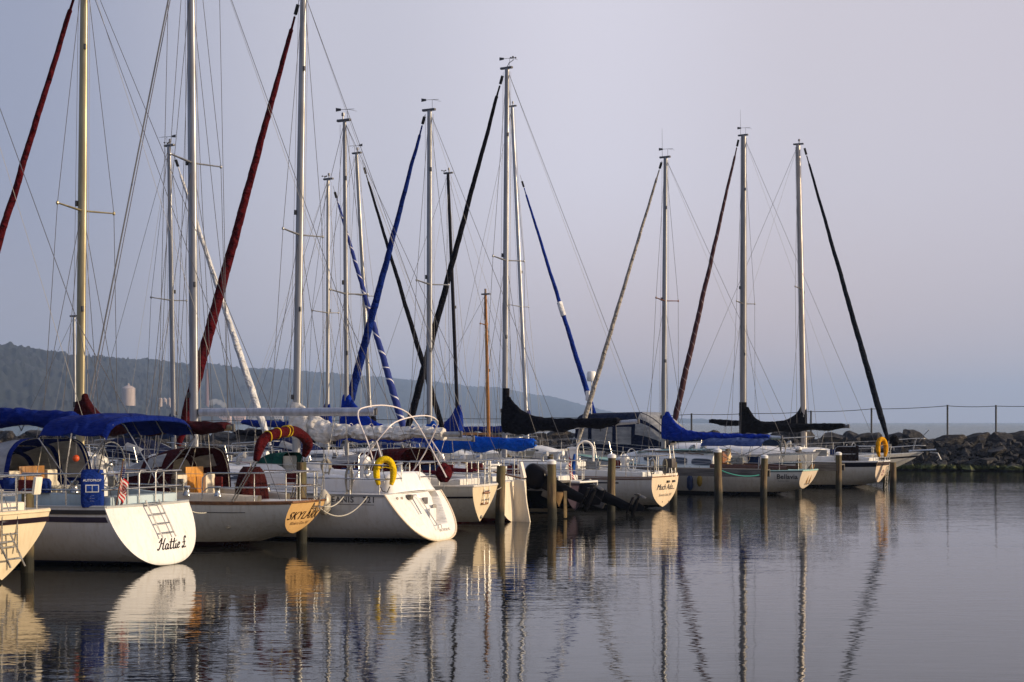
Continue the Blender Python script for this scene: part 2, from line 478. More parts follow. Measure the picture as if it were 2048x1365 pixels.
def furled(root, mat, top, bot, rt=.035, rb=.1, t0=.06, t1=.95, seed=0, bulge=0., foil=True, lbl=None, name='furled_headsail'):
    top = Vector(top); bot = Vector(bot); d = bot-top
    wire(root, top, bot, .008, 'forestay')
    side = d.cross(Vector((0, 1, 0))).normalized(); dn = d.normalized(); s2 = dn.cross(side).normalized(); turns = max(8, d.length*1.5)
    def fn(u, v):
        e = u; f = mix(t0, t1, e); r = mix(rt, rb, min(1, e*1.25)**.9)
        if e > .92: r *= mix(1, .5, (e-.92)/.08)
        if e < .03: r *= .6
        saw = (e*turns+v+.25*nz(e*9, seed)) % 1.
        r *= .97+.09*saw+.06*nz(e*28, seed)+.04*nz(e*95, v*3, seed+4)
        a_ = 2*PI*v
        c_ = top+d*f+side*(.02*nz(e*11, seed+2)+bulge*math.sin(e*PI))+s2*(.02*nz(e*13, seed+7))
        return c_+(side*math.cos(a_)+s2*math.sin(a_))*r
    g = MB().grid(fn, 230, 16, cv=True, uv=True)
    o = g.build(name, mat, root, ang=28, label=lbl)
    MB().tube([top+d*.97, top+d*.985], .09, 10).build('furling_drum', plain((.03, .03, .035), .4), root)
    MB().tube([top+d*(t0-.025), top+d*(t0-.004)], .05, 8).build('furling_swivel', plain((.02, .02, .02), .4), root)
    return o

def mastgear(root, top, kind=3, dirx=1., mat=None):
    """masthead fitting with wind arrow, cups, aerial"""
    dk = plain((.03, .03, .035), .4); x, y, z = top
    MB().box((x+.02*dirx, y, z+.03), (.46, .1, .07)).build('masthead_fitting', plain((.09, .09, .1), .4), root, bevel=.012)
    if kind & 1:
        v = MB().tube([(x-.1, y, z+.06), (x-.1, y, z+.34)], .006, 5)
        v.tube([(x-.3, y-.06, z+.34), (x+.16, y+.05, z+.34)], .007, 5); v.poly([(x+.1, y+.03, z+.31), (x+.26, y+.06, z+.29), (x+.26, y+.06, z+.4), (x+.1, y+.03, z+.37)], (.0, .006, 0))
        v.tube([(x-.1, y, z+.34), (x-.34, y+.14, z+.3)], .004, 4); v.tube([(x-.1, y, z+.34), (x-.3, y-.2, z+.3)], .004, 4)
        v.build('wind_vane', dk, root)
    if kind & 2:
        a = MB().tube([(x, y, z+.05), (x-.25*dirx, y+.25, z+.12), (x-.5*dirx, y+.4, z+.14)], .012, 5); a.tube([(x-.5*dirx, y+.4, z+.14), (x-.5*dirx, y+.4, z+.25)], .01, 5)
        for k in range(3):
            q = 2*PI*k/3; c = Vector((x-.5*dirx+.09*math.cos(q), y+.4+.09*math.sin(q), z+.23)); a.tube([(x-.5*dirx, y+.4, z+.23), c], .005, 4); a.ell(c, (.035, .035, .03), 8, 6)
        a.build('wind_sensor', dk, root)
    if kind & 4: MB().tube([(x+.14, y, z), (x+.15, y, z+1.15)], [.008, .004], 5).build('aerial', dk, root)
    if kind & 8: MB().tube([(x+.05, y, z+.05), (x+.05, y, z+.15), (x+.05, y, z+.16), (x+.05, y, z+.25)], [.02, .02, .05, .045], 8).build('masthead_light', plain((.2, .2, .22), .3), root)

def rig(root, h, mast, top, r=.085, mmat=None, step=None, spread=(), sl=.95, boom=None, boommat=None, kind=9, shroud=.0075, forestay=None,
        backstay=True, split=False, dirx=1., lower=True, halyards=2, smat=None, sweep=.12, lazy=True, extra=(), taper=.8):
    """mast etc.; mast = base point (local), top = masthead point (local), spread = heights of spreader pairs"""
    mmat = mmat or ALU; a = Vector(mast); t = Vector(top); d = t-a
    N = 14
    MB().tube([a+d*(i/N) for i in range(N+1)], [r*mix(1, taper, clamp((i/N-.55)/.45)) for i in range(N+1)], 16, ry=.72, up=(1, 0, 0)).build('mast', mmat, root, ang=60)
    # sail track and small fittings on the spar
    tr = MB().tube([a+d*.06+Vector((-r*1.02, 0, 0)), t+Vector((-r*taper*1.02, 0, -.1))], .012, 5)
    tr.build('sail_track', plain((.2, .2, .21), .5, .4), root)
    for k, f in enumerate((.12, .31, .52, .83)):
        p = a+d*f+Vector(((-1)**k*r*.9, r*.7, 0)); MB().box(p, (.05, .05, .13)).build('mast_fitting', plain((.05, .05, .055), .45), root, bevel=.008)
    mastgear(root, t, kind, dirx)
    cp = h.half(clamp(a.x/h.L))-.06; zc = h.zs(clamp(a.x/h.L))
    for zsp in spread:
        f = (zsp-a.z)/d.z; p = a+d*f; tips = []
        for side in (1, -1):
            tip = p+Vector((-sweep*dirx, side*sl, .05)); tips.append(tip)
            s_ = MB().tube([p+Vector((0, side*.05, 0)), tip], [.05, .034], 8, ry=.5, up=(1, 0, 0)); s_.ell(tip, (.035, .035, .05), 8, 6)
            s_.build('spreader', smat or mmat, root)
            wire(root, t+Vector((0, side*.04, -.1)), tip, shroud, 'shroud')
            wire(root, tip, (a.x, side*cp, zc), shroud, 'shroud')
            if lower:
                for dx in (-.45, .4): wire(root, p+Vector((0, side*.05, -.12)), (a.x+dx, side*(cp-.03), zc), shroud, 'shroud')
    if not spread:
        for side in (1, -1): wire(root, t-Vector((0, 0, .3)), (a.x, side*cp, zc), shroud, 'shroud')
    if backstay:
        if split:
            q = t.lerp(Vector((.1, 0, h.zs(0))), .72); wire(root, t, q, shroud, 'backstay')
            for side in (1, -1): wire(root, q, (.08, side*h.half(0)*.75, h.zs(0)+.05), shroud, 'backstay')
        else: wire(root, t, (.05, 0, h.zs(0)+.05), shroud, 'backstay')
    if forestay is not None: wire(root, t, forestay, shroud, 'forestay')
    for k in range(halyards):
        wire(root, t+Vector((.12-.24*(k % 2), .05-.1*k, -.1)), a+Vector((.14-.28*(k % 2), .12-.2*k, .3)), .005, 'halyard', plain((.35, .33, .3), .9))
    if boom is not None:
        b0, b1, br = boom; b0 = Vector(b0); b1 = Vector(b1)
        MB().tube([b0, b0.lerp(b1, .5), b1], [br]*3, 12, ry=.75, up=(0, 0, 1)).build('boom', boommat or mmat, root, ang=60)
        MB().box(b1, (.09, .07, .17)).build('boom_end_fitting', plain((.08, .08, .085), .4), root, bevel=.01)
        MB().box(b0, (.12, .08, .12)).build('gooseneck', plain((.06, .06, .065), .4), root, bevel=.01)
        if lazy: wire(root, t, b1, .0045, 'topping_lift', plain((.4, .38, .34), .8))
        for k in (0, 1):
            wire(root, b0.lerp(b1, .78+.06*k)-Vector((0, 0, br)), (b0.lerp(b1, .74+.1*k).x, .15-.3*k, h.zs(0)+.3), .008, 'mainsheet', ropemat((.5, .47, .4)))

def ladder(root, pts_top, pts_bot, rungs=4, w=.32, mat=None, r=.013, across=(0, 1, 0), name='ladder'):
    """two rails from pts_top to pts_bot with rungs"""
    mat = mat or STEEL; A = Vector(pts_top); Bm = Vector(pts_bot); ac = Vector(across)*w/2
    m = MB(); m.tube([A-ac, Bm-ac], r, 6); m.tube([A+ac, Bm+ac], r, 6)
    for i in range(rungs):
        p = A.lerp(Bm, (i+.5)/rungs); m.tube([p-ac, p+ac], r, 6)
    return m.build(name, mat, root)

def hood(root, name, mat, xa, xf, w, z0, ht, wins=(), aftdrop=0., vmat=None, frame=True):
    """spray hood open aft at xa, falling forward to xf; wins = (u0,u1,v0,v1) patches"""
    def S(u, v, off=0.):
        x = mix(xa, xf, u); hh = ht*(1-u**2.6)**.7*(.94+.06*math.cos(u*5)); ph = PI*v
        cp, sp = math.cos(ph), math.sin(ph); ww = w*(1-.18*u)
        y = (ww*abs(cp)**.45+off)*(1 if cp >= 0 else -1)*(1-.12*abs(sp)**.5)
        return Vector((x+.02*nz(u*4, v*9), y, z0+max(hh, .02)*abs(sp)**.5+off+.012*nz(u*7, v*8, 2)))
    MB().grid(lambda u, v: S(u*.985, v), 18, 26).build(name, mat, root, ang=80)
    for (u0, u1, v0, v1) in wins:
        def W(u, v):
            return S(mix(u0, u1, u), mix(v0, v1, v), .014)
        MB().grid(W, 8, 8).grid(lambda u, v: S(mix(u0, u1, u), mix(v0, v1, v), -.02), 8, 8).build('clear_panel', vmat or vinyl(), root, ang=80)
    if frame:
        for u in (.02, .42):
            MB().tube([S(u, v/20, -.012) for v in range(21)], .013, 6).build('hood_bow', STEEL, root)
    return S

def bimini(root, mat, xa, xb, w, z0, pivot, h, crown=.12, bows=3, sag=.03, thick=.015, drop=.12, name='bimini', skew=0.):
    def S(u, v, o=0.):
        x = mix(xa, xb, u); q = v*2-1
        z = z0+crown*(1-abs(q)**2.2)-drop*abs(q)**9-sag*abs(math.sin(u*PI*(bows-1)))+.012*nz(u*6, v*5, 1)-drop*.5*(abs(u*2-1)**14)+skew*(u-.5)
        return Vector((x, q*w, z-o))
    m = MB().grid(lambda u, v: S(u, v), 26, 20); m.grid(lambda u, v: S(u, v, thick), 26, 20)
    m.build(name, mat, root, ang=80)
    for i in range(bows):
        u = i/(bows-1)*.96+.02; px = pivot+(.12 if i else -.0)*(1 if i < bows-1 else -1)
        pts = [Vector((px, w*.92, h.zs(px/h.L)+.3))]+[S(u, 1-v/12, thick+.02) for v in range(13)]+[Vector((px, -w*.92, h.zs(px/h.L)+.3))]
        pts[0].z = h.zs(px/h.L)+.35; pts[-1].z = pts[0].z
        MB().tube(pts, .0125, 6).build('bimini_bow', STEEL, root)
    for side in (1, -1):
        MB().tube([S(.02, .5+.5*side, .1), (h.L*.02, side*(h.half(.03)-.1), h.zs(0)+.62)], .011, 6).build('bimini_strut', STEEL, root)
    return S

def wheel(root, c, r=.42, n=6, mat=None, cover=None, ped=True, pm=None, z0=1.):
    mat = mat or STEEL; c = Vector(c)
    m = MB().tube([c+Vector((0, r*math.cos(a), r*math.sin(a))) for a in [2*PI*k/32 for k in range(32)]], .016, 7, closed=True, up=(1, 0, 0))
    for k in range(n): a = 2*PI*k/n; m.tube([c, c+Vector((0, r*math.cos(a), r*math.sin(a)))], .008, 5)
    m.ell(c, (.05, .06, .06), 10, 8); m.build('steering_wheel', mat, root)
    if ped:
        MB().lathe([(.15, z0), (.13, c.z-.1), (.16, c.z-.02), (.14, c.z+.12), (.02, c.z+.2)], (c.x+.24, 0, 0), 14).build('binnacle', pm or gelcoat((.75, .75, .73)), root)
        MB().tube([(c.x+.3, .16, z0), (c.x+.3, .16, c.z+.15), (c.x+.3, 0, c.z+.28), (c.x+.3, -.16, c.z+.15), (c.x+.3, -.16, z0)], .013, 6).build('binnacle_guard', STEEL, root)

def winch(root, p, s=1., mat=None):
    MB().lathe([(.0, 0), (.075*s, 0), (.07*s, .03*s), (.05*s, .06*s), (.048*s, .12*s), (.065*s, .15*s), (.05*s, .17*s), (0, .175*s)], p, 12).build('winch', mat or steel(.5, .25), root)
def cleat(root, p):
    m = MB().tube([Vector(p)+Vector((-.1, 0, .06)), Vector(p)+Vector((.1, 0, .06))], .013, 6); m.box(Vector(p)+Vector((0, 0, .025)), (.07, .03, .05)); m.build('cleat', STEEL, root)

def deckgear(b, x0, x1, zt, seed=0):
    """small fittings a cruising boat carries: hatches, cowl vents, cabin-top winches, blocks and sheets led aft"""
    r = b.root; h = b.h; rn = random.Random(seed); W_ = gelcoat((.7, .7, .68)); z = lambda x: h.zs(x/h.L)+zt
    MB().box((mix(x0, x1, .5), 0, z(mix(x0, x1, .5))+.03), (.5, .5, .06)).build('hatch', plain((.05, .055, .06), .3), r, bevel=.02)
    MB().box((x0+.45, 0, z(x0)+.03), (.75, .7, .05)).build('sliding_hatch', W_, r, bevel=.015)
    for s_ in (1, -1):
        MB().tube([(x0+1.1, s_*.5, z(x0)-.02), (x0+1.1, s_*.5, z(x0)+.16), (x0+1.02, s_*.5, z(x0)+.24), (x0+.9, s_*.5, z(x0)+.25)], [.05, .05, .06, .085], 10).build('cowl_vent', rn.choice([W_, STEEL]), r)
        winch(r, (x0+.3, s_*.48, z(x0)-.01), 1.0)
        for k in range(2):
            y0 = s_*(.22+.09*k); MB().tube([(x0+.1, y0, z(x0)+.03), (x0+1.2, y0*.9, z(x0)+.035), (b.h.L*.55, y0*.5, z(b.h.L*.55)+.02)], .008, 5).build('sheet', ropemat(rn.choice([(.5, .48, .42), (.3, .04, .04), (.05, .1, .35), (.1, .1, .1)])), r)
    m = MB()
    for k in range(9): m.tube([Vector((x0-.5-.25*rn.random(), .7-1.2*rn.random(), h.zs(0)+.28))+Vector((.14*math.cos(a), .12*math.sin(a), .03*math.sin(a*2+k))) for a in [2*PI*i/10 for i in range(10)]], .009, 5, closed=True)
    m.build('loose_sheets', ropemat((.42, .4, .36)), r)
    for s_ in (1, -1):
        MB().box((x0-1.0, s_*(h.half(.1)-.25), h.zs(.1)+.36), (.5, .06, .26)).build('cockpit_cushion', fabric(rn.choice([(.02, .04, .14), (.12, .02, .02), (.3, .3, .28)])), r, bevel=.02)
        MB().tube([(x0-.2, s_*h.half(.2)*.8, h.zs(.2)+.3), (x0+1.6, s_*h.half(.35)*.86, h.zs(.35)+.12), (h.L*.75, s_*h.half(.75)*.8, h.zs(.75)+.1)], .008, 5).build('jib_sheet', ropemat((.45, .45, .5)), r)
def pad(root, name, mat, pts, r, n=12, taperend=True, lbl=None):
    N = len(pts)-1; P = [Vector(p) for p in pts]
    # resample
    out = []; M = 30
    for i in range(M+1):
        f = i/M*N; k = min(int(f), N-1); g = f-k
        p0 = P[max(k-1, 0)]; p1 = P[k]; p2 = P[k+1]; p3 = P[min(k+2, N)]
        out.append(.5*((2*p1)+(p2-p0)*g+(2*p0-5*p1+4*p2-p3)*g*g+(3*p1-p0-3*p2+p3)*g**3))
    rs = [r*(1+.06*nz(i*.8, 3))*(1 if not taperend else min(1, .55+3*min(i/M, 1-i/M))) for i in range(M+1)]
    return MB().tube(out, rs, n, up=(1, 0, 0)).build(name, mat, root, ang=80, label=lbl), out

# hand-lettered script: each glyph is a set of pen strokes on a 0..1 em
SCRIPT = {
 'H': ([[(.02, .12), (.1, -.02), (.22, .1), (.34, .6), (.4, 1.0), (.3, .98)], [(.34, .5), (.5, .56), (.66, .54)], [(.8, 1.02), (.66, .6), (.6, .1), (.7, 0), (.8, .08)], [(.12, .62), (.2, .8), (.4, 1.0)]], .86),
 'a': ([[(.36, .42), (.2, .5), (.06, .3), (.08, .05), (.22, 0), (.34, .2), (.4, .46)], [(.4, .46), (.34, .12), (.42, 0), (.52, .1)]], .5),
 't': ([[(.26, .95), (.16, .3), (.18, .03), (.3, 0), (.4, .12)], [(.0, .62), (.46, .64)]], .38),
 'i': ([[(.12, .46), (.08, .12), (.16, 0), (.28, .1)], [(.17, .68), (.19, .74)]], .28),
 'e': ([[(.06, .22), (.26, .3), (.34, .44), (.22, .52), (.08, .36), (.06, .1), (.18, 0), (.36, .1)]], .44),
 ' ': ([], .22),
 'L': ([[(.52, .82), (.42, 1.02), (.28, .84), (.34, .3), (.26, .04), (.1, -.04), (.06, .1), (.22, .1), (.42, -.02), (.62, .06)], [(.06, .46), (.5, .5)]], .7)}
def script(text, root, fn, size, mat, pen=.075, slant=.62):
    text = text.replace('HattieL', 'Hattie L'); W = sum(SCRIPT[c][1] for c in text); x = -W/2
    for c in text:
        st, adv = SCRIPT[c]; m = MB()
        for s_ in st:
            P = [Vector((p[0]+x, p[1], 0)) for p in s_]; out = []; N = max(2, 6*(len(P)-1))
            for i in range(N+1):
                f = i/N*(len(P)-1); k = min(int(f), len(P)-2); g = f-k; p0 = P[max(k-1, 0)]; p1 = P[k]; p2 = P[k+1]; p3 = P[min(k+2, len(P)-1)]
                out.append(.5*((2*p1)+(p2-p0)*g+(2*p0-5*p1+4*p2-p3)*g*g+(3*p1-p0-3*p2+p3)*g**3))
            vs = []
            for i, p in enumerate(out):
                d = (out[min(i+1, N)]-out[max(i-1, 0)]).normalized(); nn = Vector((-d.y, d.x, 0))*pen/2*(1.15-.35*abs(d.x))
                for q in (p+nn, p-nn): vs.append(fn((q.x*1.25+slant*q.y)*size, q.y*size))
            m.add(vs, [(2*i, 2*i+1, 2*i+3, 2*i+2) for i in range(N)])
        if st: m.build('letter', mat, root, smooth=False)
        x += adv
# ------------------------------------------------------------------ boats
WHITE = (.72, .72, .7); CREAM = (.72, .66, .54); BLUE = (.002, .013, .14); NAVY = (.012, .022, .07); BLACKC = (.012, .012, .018)
MAROON = (.036, .003, .005); RED = (.065, .003, .006); BLKP = (.012, .013, .017); TEAK = (.2, .085, .03)
DECK = gelcoat((.66, .66, .64), .4)
class Boat:
    def __init__(s, name, label, px, yw, hd, hull, group=None, cat='sailboat', loc=None):
        if loc is None:
            Y = yw if yw < 200 else depth(yw); loc = ((px-1024)*Y/F, Y)
        s.X, s.Y = loc; n = math.hypot(*hd); s.hx, s.hy = hd[0]/n, hd[1]/n
        s.root = thing(name, label, cat, (s.X, s.Y, 0), math.atan2(s.hy, s.hx), group); s.h = hull
    def pl(s, px, py, y=0.):
        """local point of the plane y = const that is seen at pixel px, py"""
        k = (px-1024)/F; bx, by = s.X-s.hy*y, s.Y+s.hx*y
        t = (k*by-bx)/(s.hx-k*s.hy); Y = by+s.hy*t
        return Vector((t, y, CH-(py-HOR)*Y/F))
    def cl(s, px, py=900): return s.pl(px, py, 0.)
    def dk(s, px, y=0., dz=0.):
        p = s.pl(px, 900, y); p.z = s.h.zs(clamp(p.x/s.h.L))+dz; return p
    def world(s, p):
        return Vector((s.X+s.hx*p[0]-s.hy*p[1], s.Y+s.hy*p[0]+s.hx*p[1], p[2]))
    def bow(s, dz=.05): return Vector((s.h.L-.08, 0, s.h.zs(1)+dz))
def zat(b, px, py): return b.cl(px, py).z
HA = (-.91, .41); HB = (-.88, .475); HC = (-.84, .54)
DKG = 'sailboats moored stern out along the main dock'
def standard(b, ll=True, pp=True):
    b.h_ = b.h; pulpit(b.root, b.h)
    if pp: pushpit(b.root, b.h)
    if ll: lifelines(b.root, b.h)
TEAKM = wood(TEAK, .4)
def toerail(b, mat, r=.022):
    for side in (1, -1): MB().tube(b.h.rail_line(.012, .02, 0, 1, 34, side), r, 6).build('toe_rail', mat, b.root)
    MB().tube([(b.h.T(y*b.h.half(0)*.98, b.h.zs(0)-.005, .0)+Vector((.01, 0, .012))) for y in [i/6-1 for i in range(13)]], r, 6).build('toe_rail', mat, b.root)

# --- cream sloop cut by the frame
h = Hull(L=8.2, B=2.8, bs=.68, fs=1.17, fb=1.45, ks=.04, Rs=.2, a0=.92, c0=1.6, Rb=1.0, camb=.05)
b = Boat('sailboat', 'cream sloop with chrome stern ladders over a bare pointed transom, cut by the picture edge', 22, 25.6, HA, h, DKG); b0 = b; r = b.root
cm = (.74, .63, .44)
h.build(r, hullmat(cm, (.02, .02, .03), .06, (.015, .02, .06), .07), gelcoat(cm), DECK)
h.strip('sheer_stripe', plain((.012, .012, .035), .3), r, 0, 1, .1, .19)
MB().grid(lambda u, v: h.T((u*2-1)*h.half(0)*.99, h.zs(0)-mix(.1, .19, v), .012)*1, 12, 2).build('sheer_stripe', plain((.02, .012, .02), .3), r)
toerail(b, gelcoat(cm), .035); cabin(r, h, 2.6, 6.6, .95, .42, gelcoat(CREAM), wins=[(3.6, .5, .4, .22), (5., .5, .3, .2)])
coaming(r, h, .5, 2.6, .22, gelcoat(CREAM)); pushpit(r, h, .62, 1.5); pulpit(r, h); lifelines(r, h)
ladder(r, h.T(.1, 1.17)+Vector((.0, .0, .42)), h.T(.02, .5)+Vector((-.07, 0, 0)), 5, .36, across=(0, 1, 0), r=.017)
ladder(r, h.T(.26, .8)+Vector((-.08, 0, .05)), h.T(.02, .28)+Vector((-.3, 0, 0)), 2, .34, r=.017, name='swim_ladder')
m = MB().beam(h.T(-.5, 1.17)+Vector((-.05, 0, .3)), h.T(-.5, 1.17)+Vector((-.1, 0, .6)), .17, .06); m.build('motor_bracket', gelcoat((.8, .74, .62)), r, bevel=.015)
rig(r, h, (4.9, 0, 1.5), (4.8, 0, 11.5), .07, boom=((4.8, 0, 2.35), (1.6, 0, 2.4), .05), spread=(6.4,), forestay=b.bow())
sailcover(r, 'sail_cover', fabric(BLUE), (4.75, 0, 2.42), (1.7, 0, 2.45), seed=31)
q = MB()
pts = [h.rail_line(.36, .06, .03+.009*i, .03+.009*i, 1, 1)[0] for i in range(10)]
roll = thing('rail_cushion', 'rolled blue and white banded cushion lashed on the rail of the cream sloop', 'cushion', b.world(pts[0]))
for i in range(9):
    o = MB().tube([b.world(pts[i])-b.world(pts[0]), b.world(pts[i+1])-b.world(pts[0])], .1+.012*(i % 2), 12).build('cushion_band', fabric((.01, .08, .35) if i % 2 else (.65, .66, .66)), roll)

# --- white sloop with blue bimini
h = Hull(L=9.9, B=3.35, bs=.76, fs=1.13, fb=1.5, ks=.0, Rs=-.5, a0=.42, c0=2.3, camb=.13, sag=.05, wl=.06)
b = Boat('sailboat', 'white sloop with blue bimini and blue sail cover, its bright transom lettered Hattie L', 297, 29.1, HA, h, DKG); b1 = b; r = b.root
wm = gelcoat((.76, .76, .75))
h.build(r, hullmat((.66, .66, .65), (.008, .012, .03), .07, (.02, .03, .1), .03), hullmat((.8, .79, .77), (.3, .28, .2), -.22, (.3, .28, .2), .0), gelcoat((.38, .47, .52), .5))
h.strip('sheer_stripe', plain((.008, .01, .05), .3), r, .005, 1, .17, .27, off=.005)
h.strip('rub_rail', plain((.02, .022, .03), .4), r, .0, 1, .04, .12, off=.02)
toerail(b, plain((.42, .43, .42), .4), .028)
coaming(r, h, .25, 3.0, .26, gelcoat((.42, .52, .57), .5), inset=.38)
cabin(r, h, 3.0, 7.6, 1.12, .48, gelcoat((.7, .67, .62)), wins=[(4.2, .52, .5, .2), (5.5, .5, .4, .18), (6.5, .45, .25, .15)])
MB().box((2.97, -.12, 1.52), (.05, .72, .62)).build('companionway_board', wood((.35, .17, .05)), r, bevel=.01)
MB().box((2.99, .42, 1.5), (.2, .3, .5)).build('cabin_bulkhead', gelcoat((.72, .64, .5)), r, bevel=.04)
MB().box((2.99, -.66, 1.5), (.2, .3, .5)).build('cabin_bulkhead', gelcoat((.72, .64, .5)), r, bevel=.04)
S = hood(r, 'spray_hood', fabric(BLUE, .4), 2.35, 4.6, 1.24, 1.42, .98, wins=[(.05, .3, .01, .36), (.35, .58, .01, .36), (.63, .93, .03, .4), (.6, .9, .43, .57), (.05, .3, .64, .99), (.35, .58, .64, .99), (.63, .93, .6, .97)])
bimini(r, fabric(BLUE, .45), -.1, 1.5, 1.36, 2.8, .85, h, crown=.08, drop=.28, bows=3, sag=.07)
pushpit(r, h, .62, 1.9, r=.016); pulpit(r, h); lifelines(r, h, 1.9)
for gy in (.22, -.28):
    MB().tube([(.05, gy, 1.13), (.05, gy, 1.72), (.05, gy-.04, 1.78), (.05, gy-.2, 1.78)], .016, 6).build('gate_post', STEEL, r)
wheel(r, (.9, 0, 1.88), .44, z0=1.0)
ladder(r, h.T(.12, 1.13, .05)+Vector((0, 0, .1)), h.T(-.03, .52, .08), 4, .4, r=.017)
script('HattieL', r, lambda u, v: h.T(-u-.14, .3+v, .008), .2, plain((.015, .01, .012)), pen=.115)
rig(r, h, (5.9, 0, 1.9), (5.7, 0, 13.5), .09, boom=((5.8, 0, 2.72), b.cl(168, 842), .06), spread=(6., 9.5), forestay=b.bow(), split=True)
sailcover(r, 'sail_cover', fabric(BLUE), (5.8, 0, 2.8), b.cl(150, 840)+Vector((0, 0, .02)), hm=.9, hb=.26, drop=.2, w=.2, seed=3)
for px_, y_ in ((200, .95), (245, -.9)): winch(r, (b.pl(px_, 900, y_).x+.6, y_, 1.38), 1.3)
for x_ in (2.3, 1.5):
    MB().lathe([(0, 0), (.13, 0), (.14, .2), (.1, .26), (0, .27)], (x_, 1.18, 1.38), 14).build('winch_cover', fabric((.01, .03, .16)), r)
cleat(r, (.35, 1.1, 1.17)); cleat(r, (.35, -1.05, 1.17))
# bag on its rail
p = b.world(b.pl(185, 978, 1.2)); 
bg = thing('canvas_bag', 'royal blue canvas bag printed in white, strapped upright to the stern rail of Hattie L', 'bag', p, math.radians(103))
MB().grid(lambda u, v: Vector((.13*math.sin(2*PI*u)*(1-.1*abs(v*2-1)**6), -.0+.21*(abs(math.cos(2*PI*u))**.3)*(1 if math.cos(2*PI*u) > 0 else -1)*(1-.12*abs(v*2-1)**8), (v-.5)*.68+.01*nz(u*5, v*4))), 28, 20, cu=True).build('bag', fabric((.008, .03, .2), .3), bg)
MB().ell((0, 0, .335), (.12, .2, .03)).build('bag_lid', fabric((.008, .03, .2), .3), bg); MB().ell((0, 0, -.335), (.12, .2, .02)).build('bag_base', fabric((.006, .02, .1), .3), bg)
wp = plain((.6, .62, .66))
def bagface(u, v): return Vector((-.137, -u, v))
lettering('AUTOPROP', .045, lambda u, v: bagface(u, v+.14), wp, bg, bold=.02)
MB().poly([(-.14, -.12, -.06), (-.14, .12, -.06), (-.14, .12, .08), (-.14, -.12, .08)], (-.003, 0, 0)).build('print_panel', plain((.6, .62, .66)), bg)
for k in (0, 1): MB().poly([(-.144, -.105+.11*k, -.045), (-.144, -.01+.11*k, -.045), (-.144, -.01+.11*k, .065), (-.144, -.105+.11*k, .065)], (-.003, 0, 0)).build('print_window', fabric((.01, .04, .24), .3), bg)
for k in range(3): lettering(('. - -', '- . - .', '- - .')[k], .03, lambda u, v, k=k: bagface(u, v-.13-.05*k), wp, bg)
def flag(label, loc, rz, w=.5, hgt=.75, lean=(0, 0), stars=True, pole=1.1):
    f = thing('flag', label, 'flag', loc, rz)
    top = Vector((-.25+lean[0], lean[1], pole)); MB().tube([(0, 0, -.05), top], .013, 6).build('flag_staff', wood((.12, .05, .02)), f)
    MB().ell(top, (.022, .022, .022), 8, 6).build('finial', plain((.5, .4, .15), .3, .8), f)
    def cl_(u, v, o=0):  # hangs in soft folds from the staff
        q = Vector((0, 0, 0)).lerp(top, .97-.5*u)
        fold = .07*math.sin(v*13+u*2)*v
        return q+Vector((fold+o, -.16*v*(1-.3*u)+.05*math.sin(u*7)*v, -.42*v**1.1*hgt-.03*u))
    def part(nm, col, u0, u1, v0, v1, o=0): return MB().grid(lambda u, v: cl_(mix(u0, u1, u), mix(v0, v1, v), o), 3, 16).build(nm, fabric(col, .2), f, ang=80)
    for k in range(13): part('stripe', (.42, .02, .025) if k % 2 == 0 else (.6, .58, .55), k/13, (k+1)/13, 0 if k > 6 else .4, 1)
    part('canton', (.01, .015, .09), 0, 7/13, 0, .4)
    if stars:
        for i in range(5):
            for j in range(6):
                c = cl_((j+.7)/13, .04+i*.08, -.006); c2 = cl_((j+.7)/13, .04+i*.08, .006)
                MB().ell(c, (.004, .006, .006), 6, 4).build('star', plain((.7, .7, .7)), f)
    return f
p = b.pl(232, 1012, .95); flag('small striped flag hanging in folds down its staff, next to the blue canvas bag', b.world(p), math.atan2(b.hy, b.hx)+.3, lean=(.12, -.02), hgt=1.15, pole=.85)

# --- long white sloop with tan transom
h = Hull(L=10.9, B=3.0, bs=.46, fs=1.0, fb=1.5, ks=.3, Rs=.42, a0=.66, c0=2.6, sag=.1, camb=.05, D=.5, m=.45)
b = Boat('sailboat', 'long white sloop with maroon canvas and teak trim, name SKYLARK on its tan overhanging transom', 619, 32.8, HA, h, DKG); b2 = b; r = b.root
h.build(r, hullmat((.6, .6, .56), (.03, .008, .01), .1, (.03, .006, .01), .02), gelcoat((.74, .47, .2)), DECK)
h.strip('cove_line', plain((.02, .02, .03)), r, .09, .95, .19, .205)
toerail(b, TEAKM, .03); h.strip('rub_rail', TEAKM, r, .0, 1, .0, .035, off=.012)
m = MB()
for k in range(6): p = h.at(2.75+.09*k, h.zs(.25)-.2, 1, .01); m.ell(p, (.05, .012, .02), 8, 5)
m.build('scroll_work', plain((.02, .02, .03)), r)
BX = b.cl(388).x; cabin(r, h, BX+.06, 7.9, .98, .42, gelcoat((.66, .6, .5)), wins=[(4.6, .5, .45, .2), (5.9, .5, .35, .18)])
coaming(r, h, .9, BX, .2, gelcoat((.62, .56, .46)), inset=.36, aft=False)
MB().box((BX, 0, 1.34), (.04, .66, .74)).build('companionway_door', wood((.62, .28, .04), .3), r, bevel=.012)
for yy in (-.15, .15): MB().box((BX-.03, yy, 1.28), (.02, .22, .42)).build('door_panel', wood((.48, .2, .03), .3), r, bevel=.008)
for yy in (-.52, .52): MB().box((BX, yy, 1.3), (.16, .36, .5)).build('cabin_bulkhead', gelcoat((.7, .62, .48)), r, bevel=.04)
S = hood(r, 'spray_hood', fabric(MAROON, .4), b.pl(458, 900, -1.05).x, b.pl(458, 900, -1.05).x+1.9, 1.14, 1.2, .96, wins=[(.16, .42, .74, .9), (.16, .42, .1, .26), (.5, .86, .06, .36), (.5, .86, .64, .94), (.55, .85, .42, .58)])
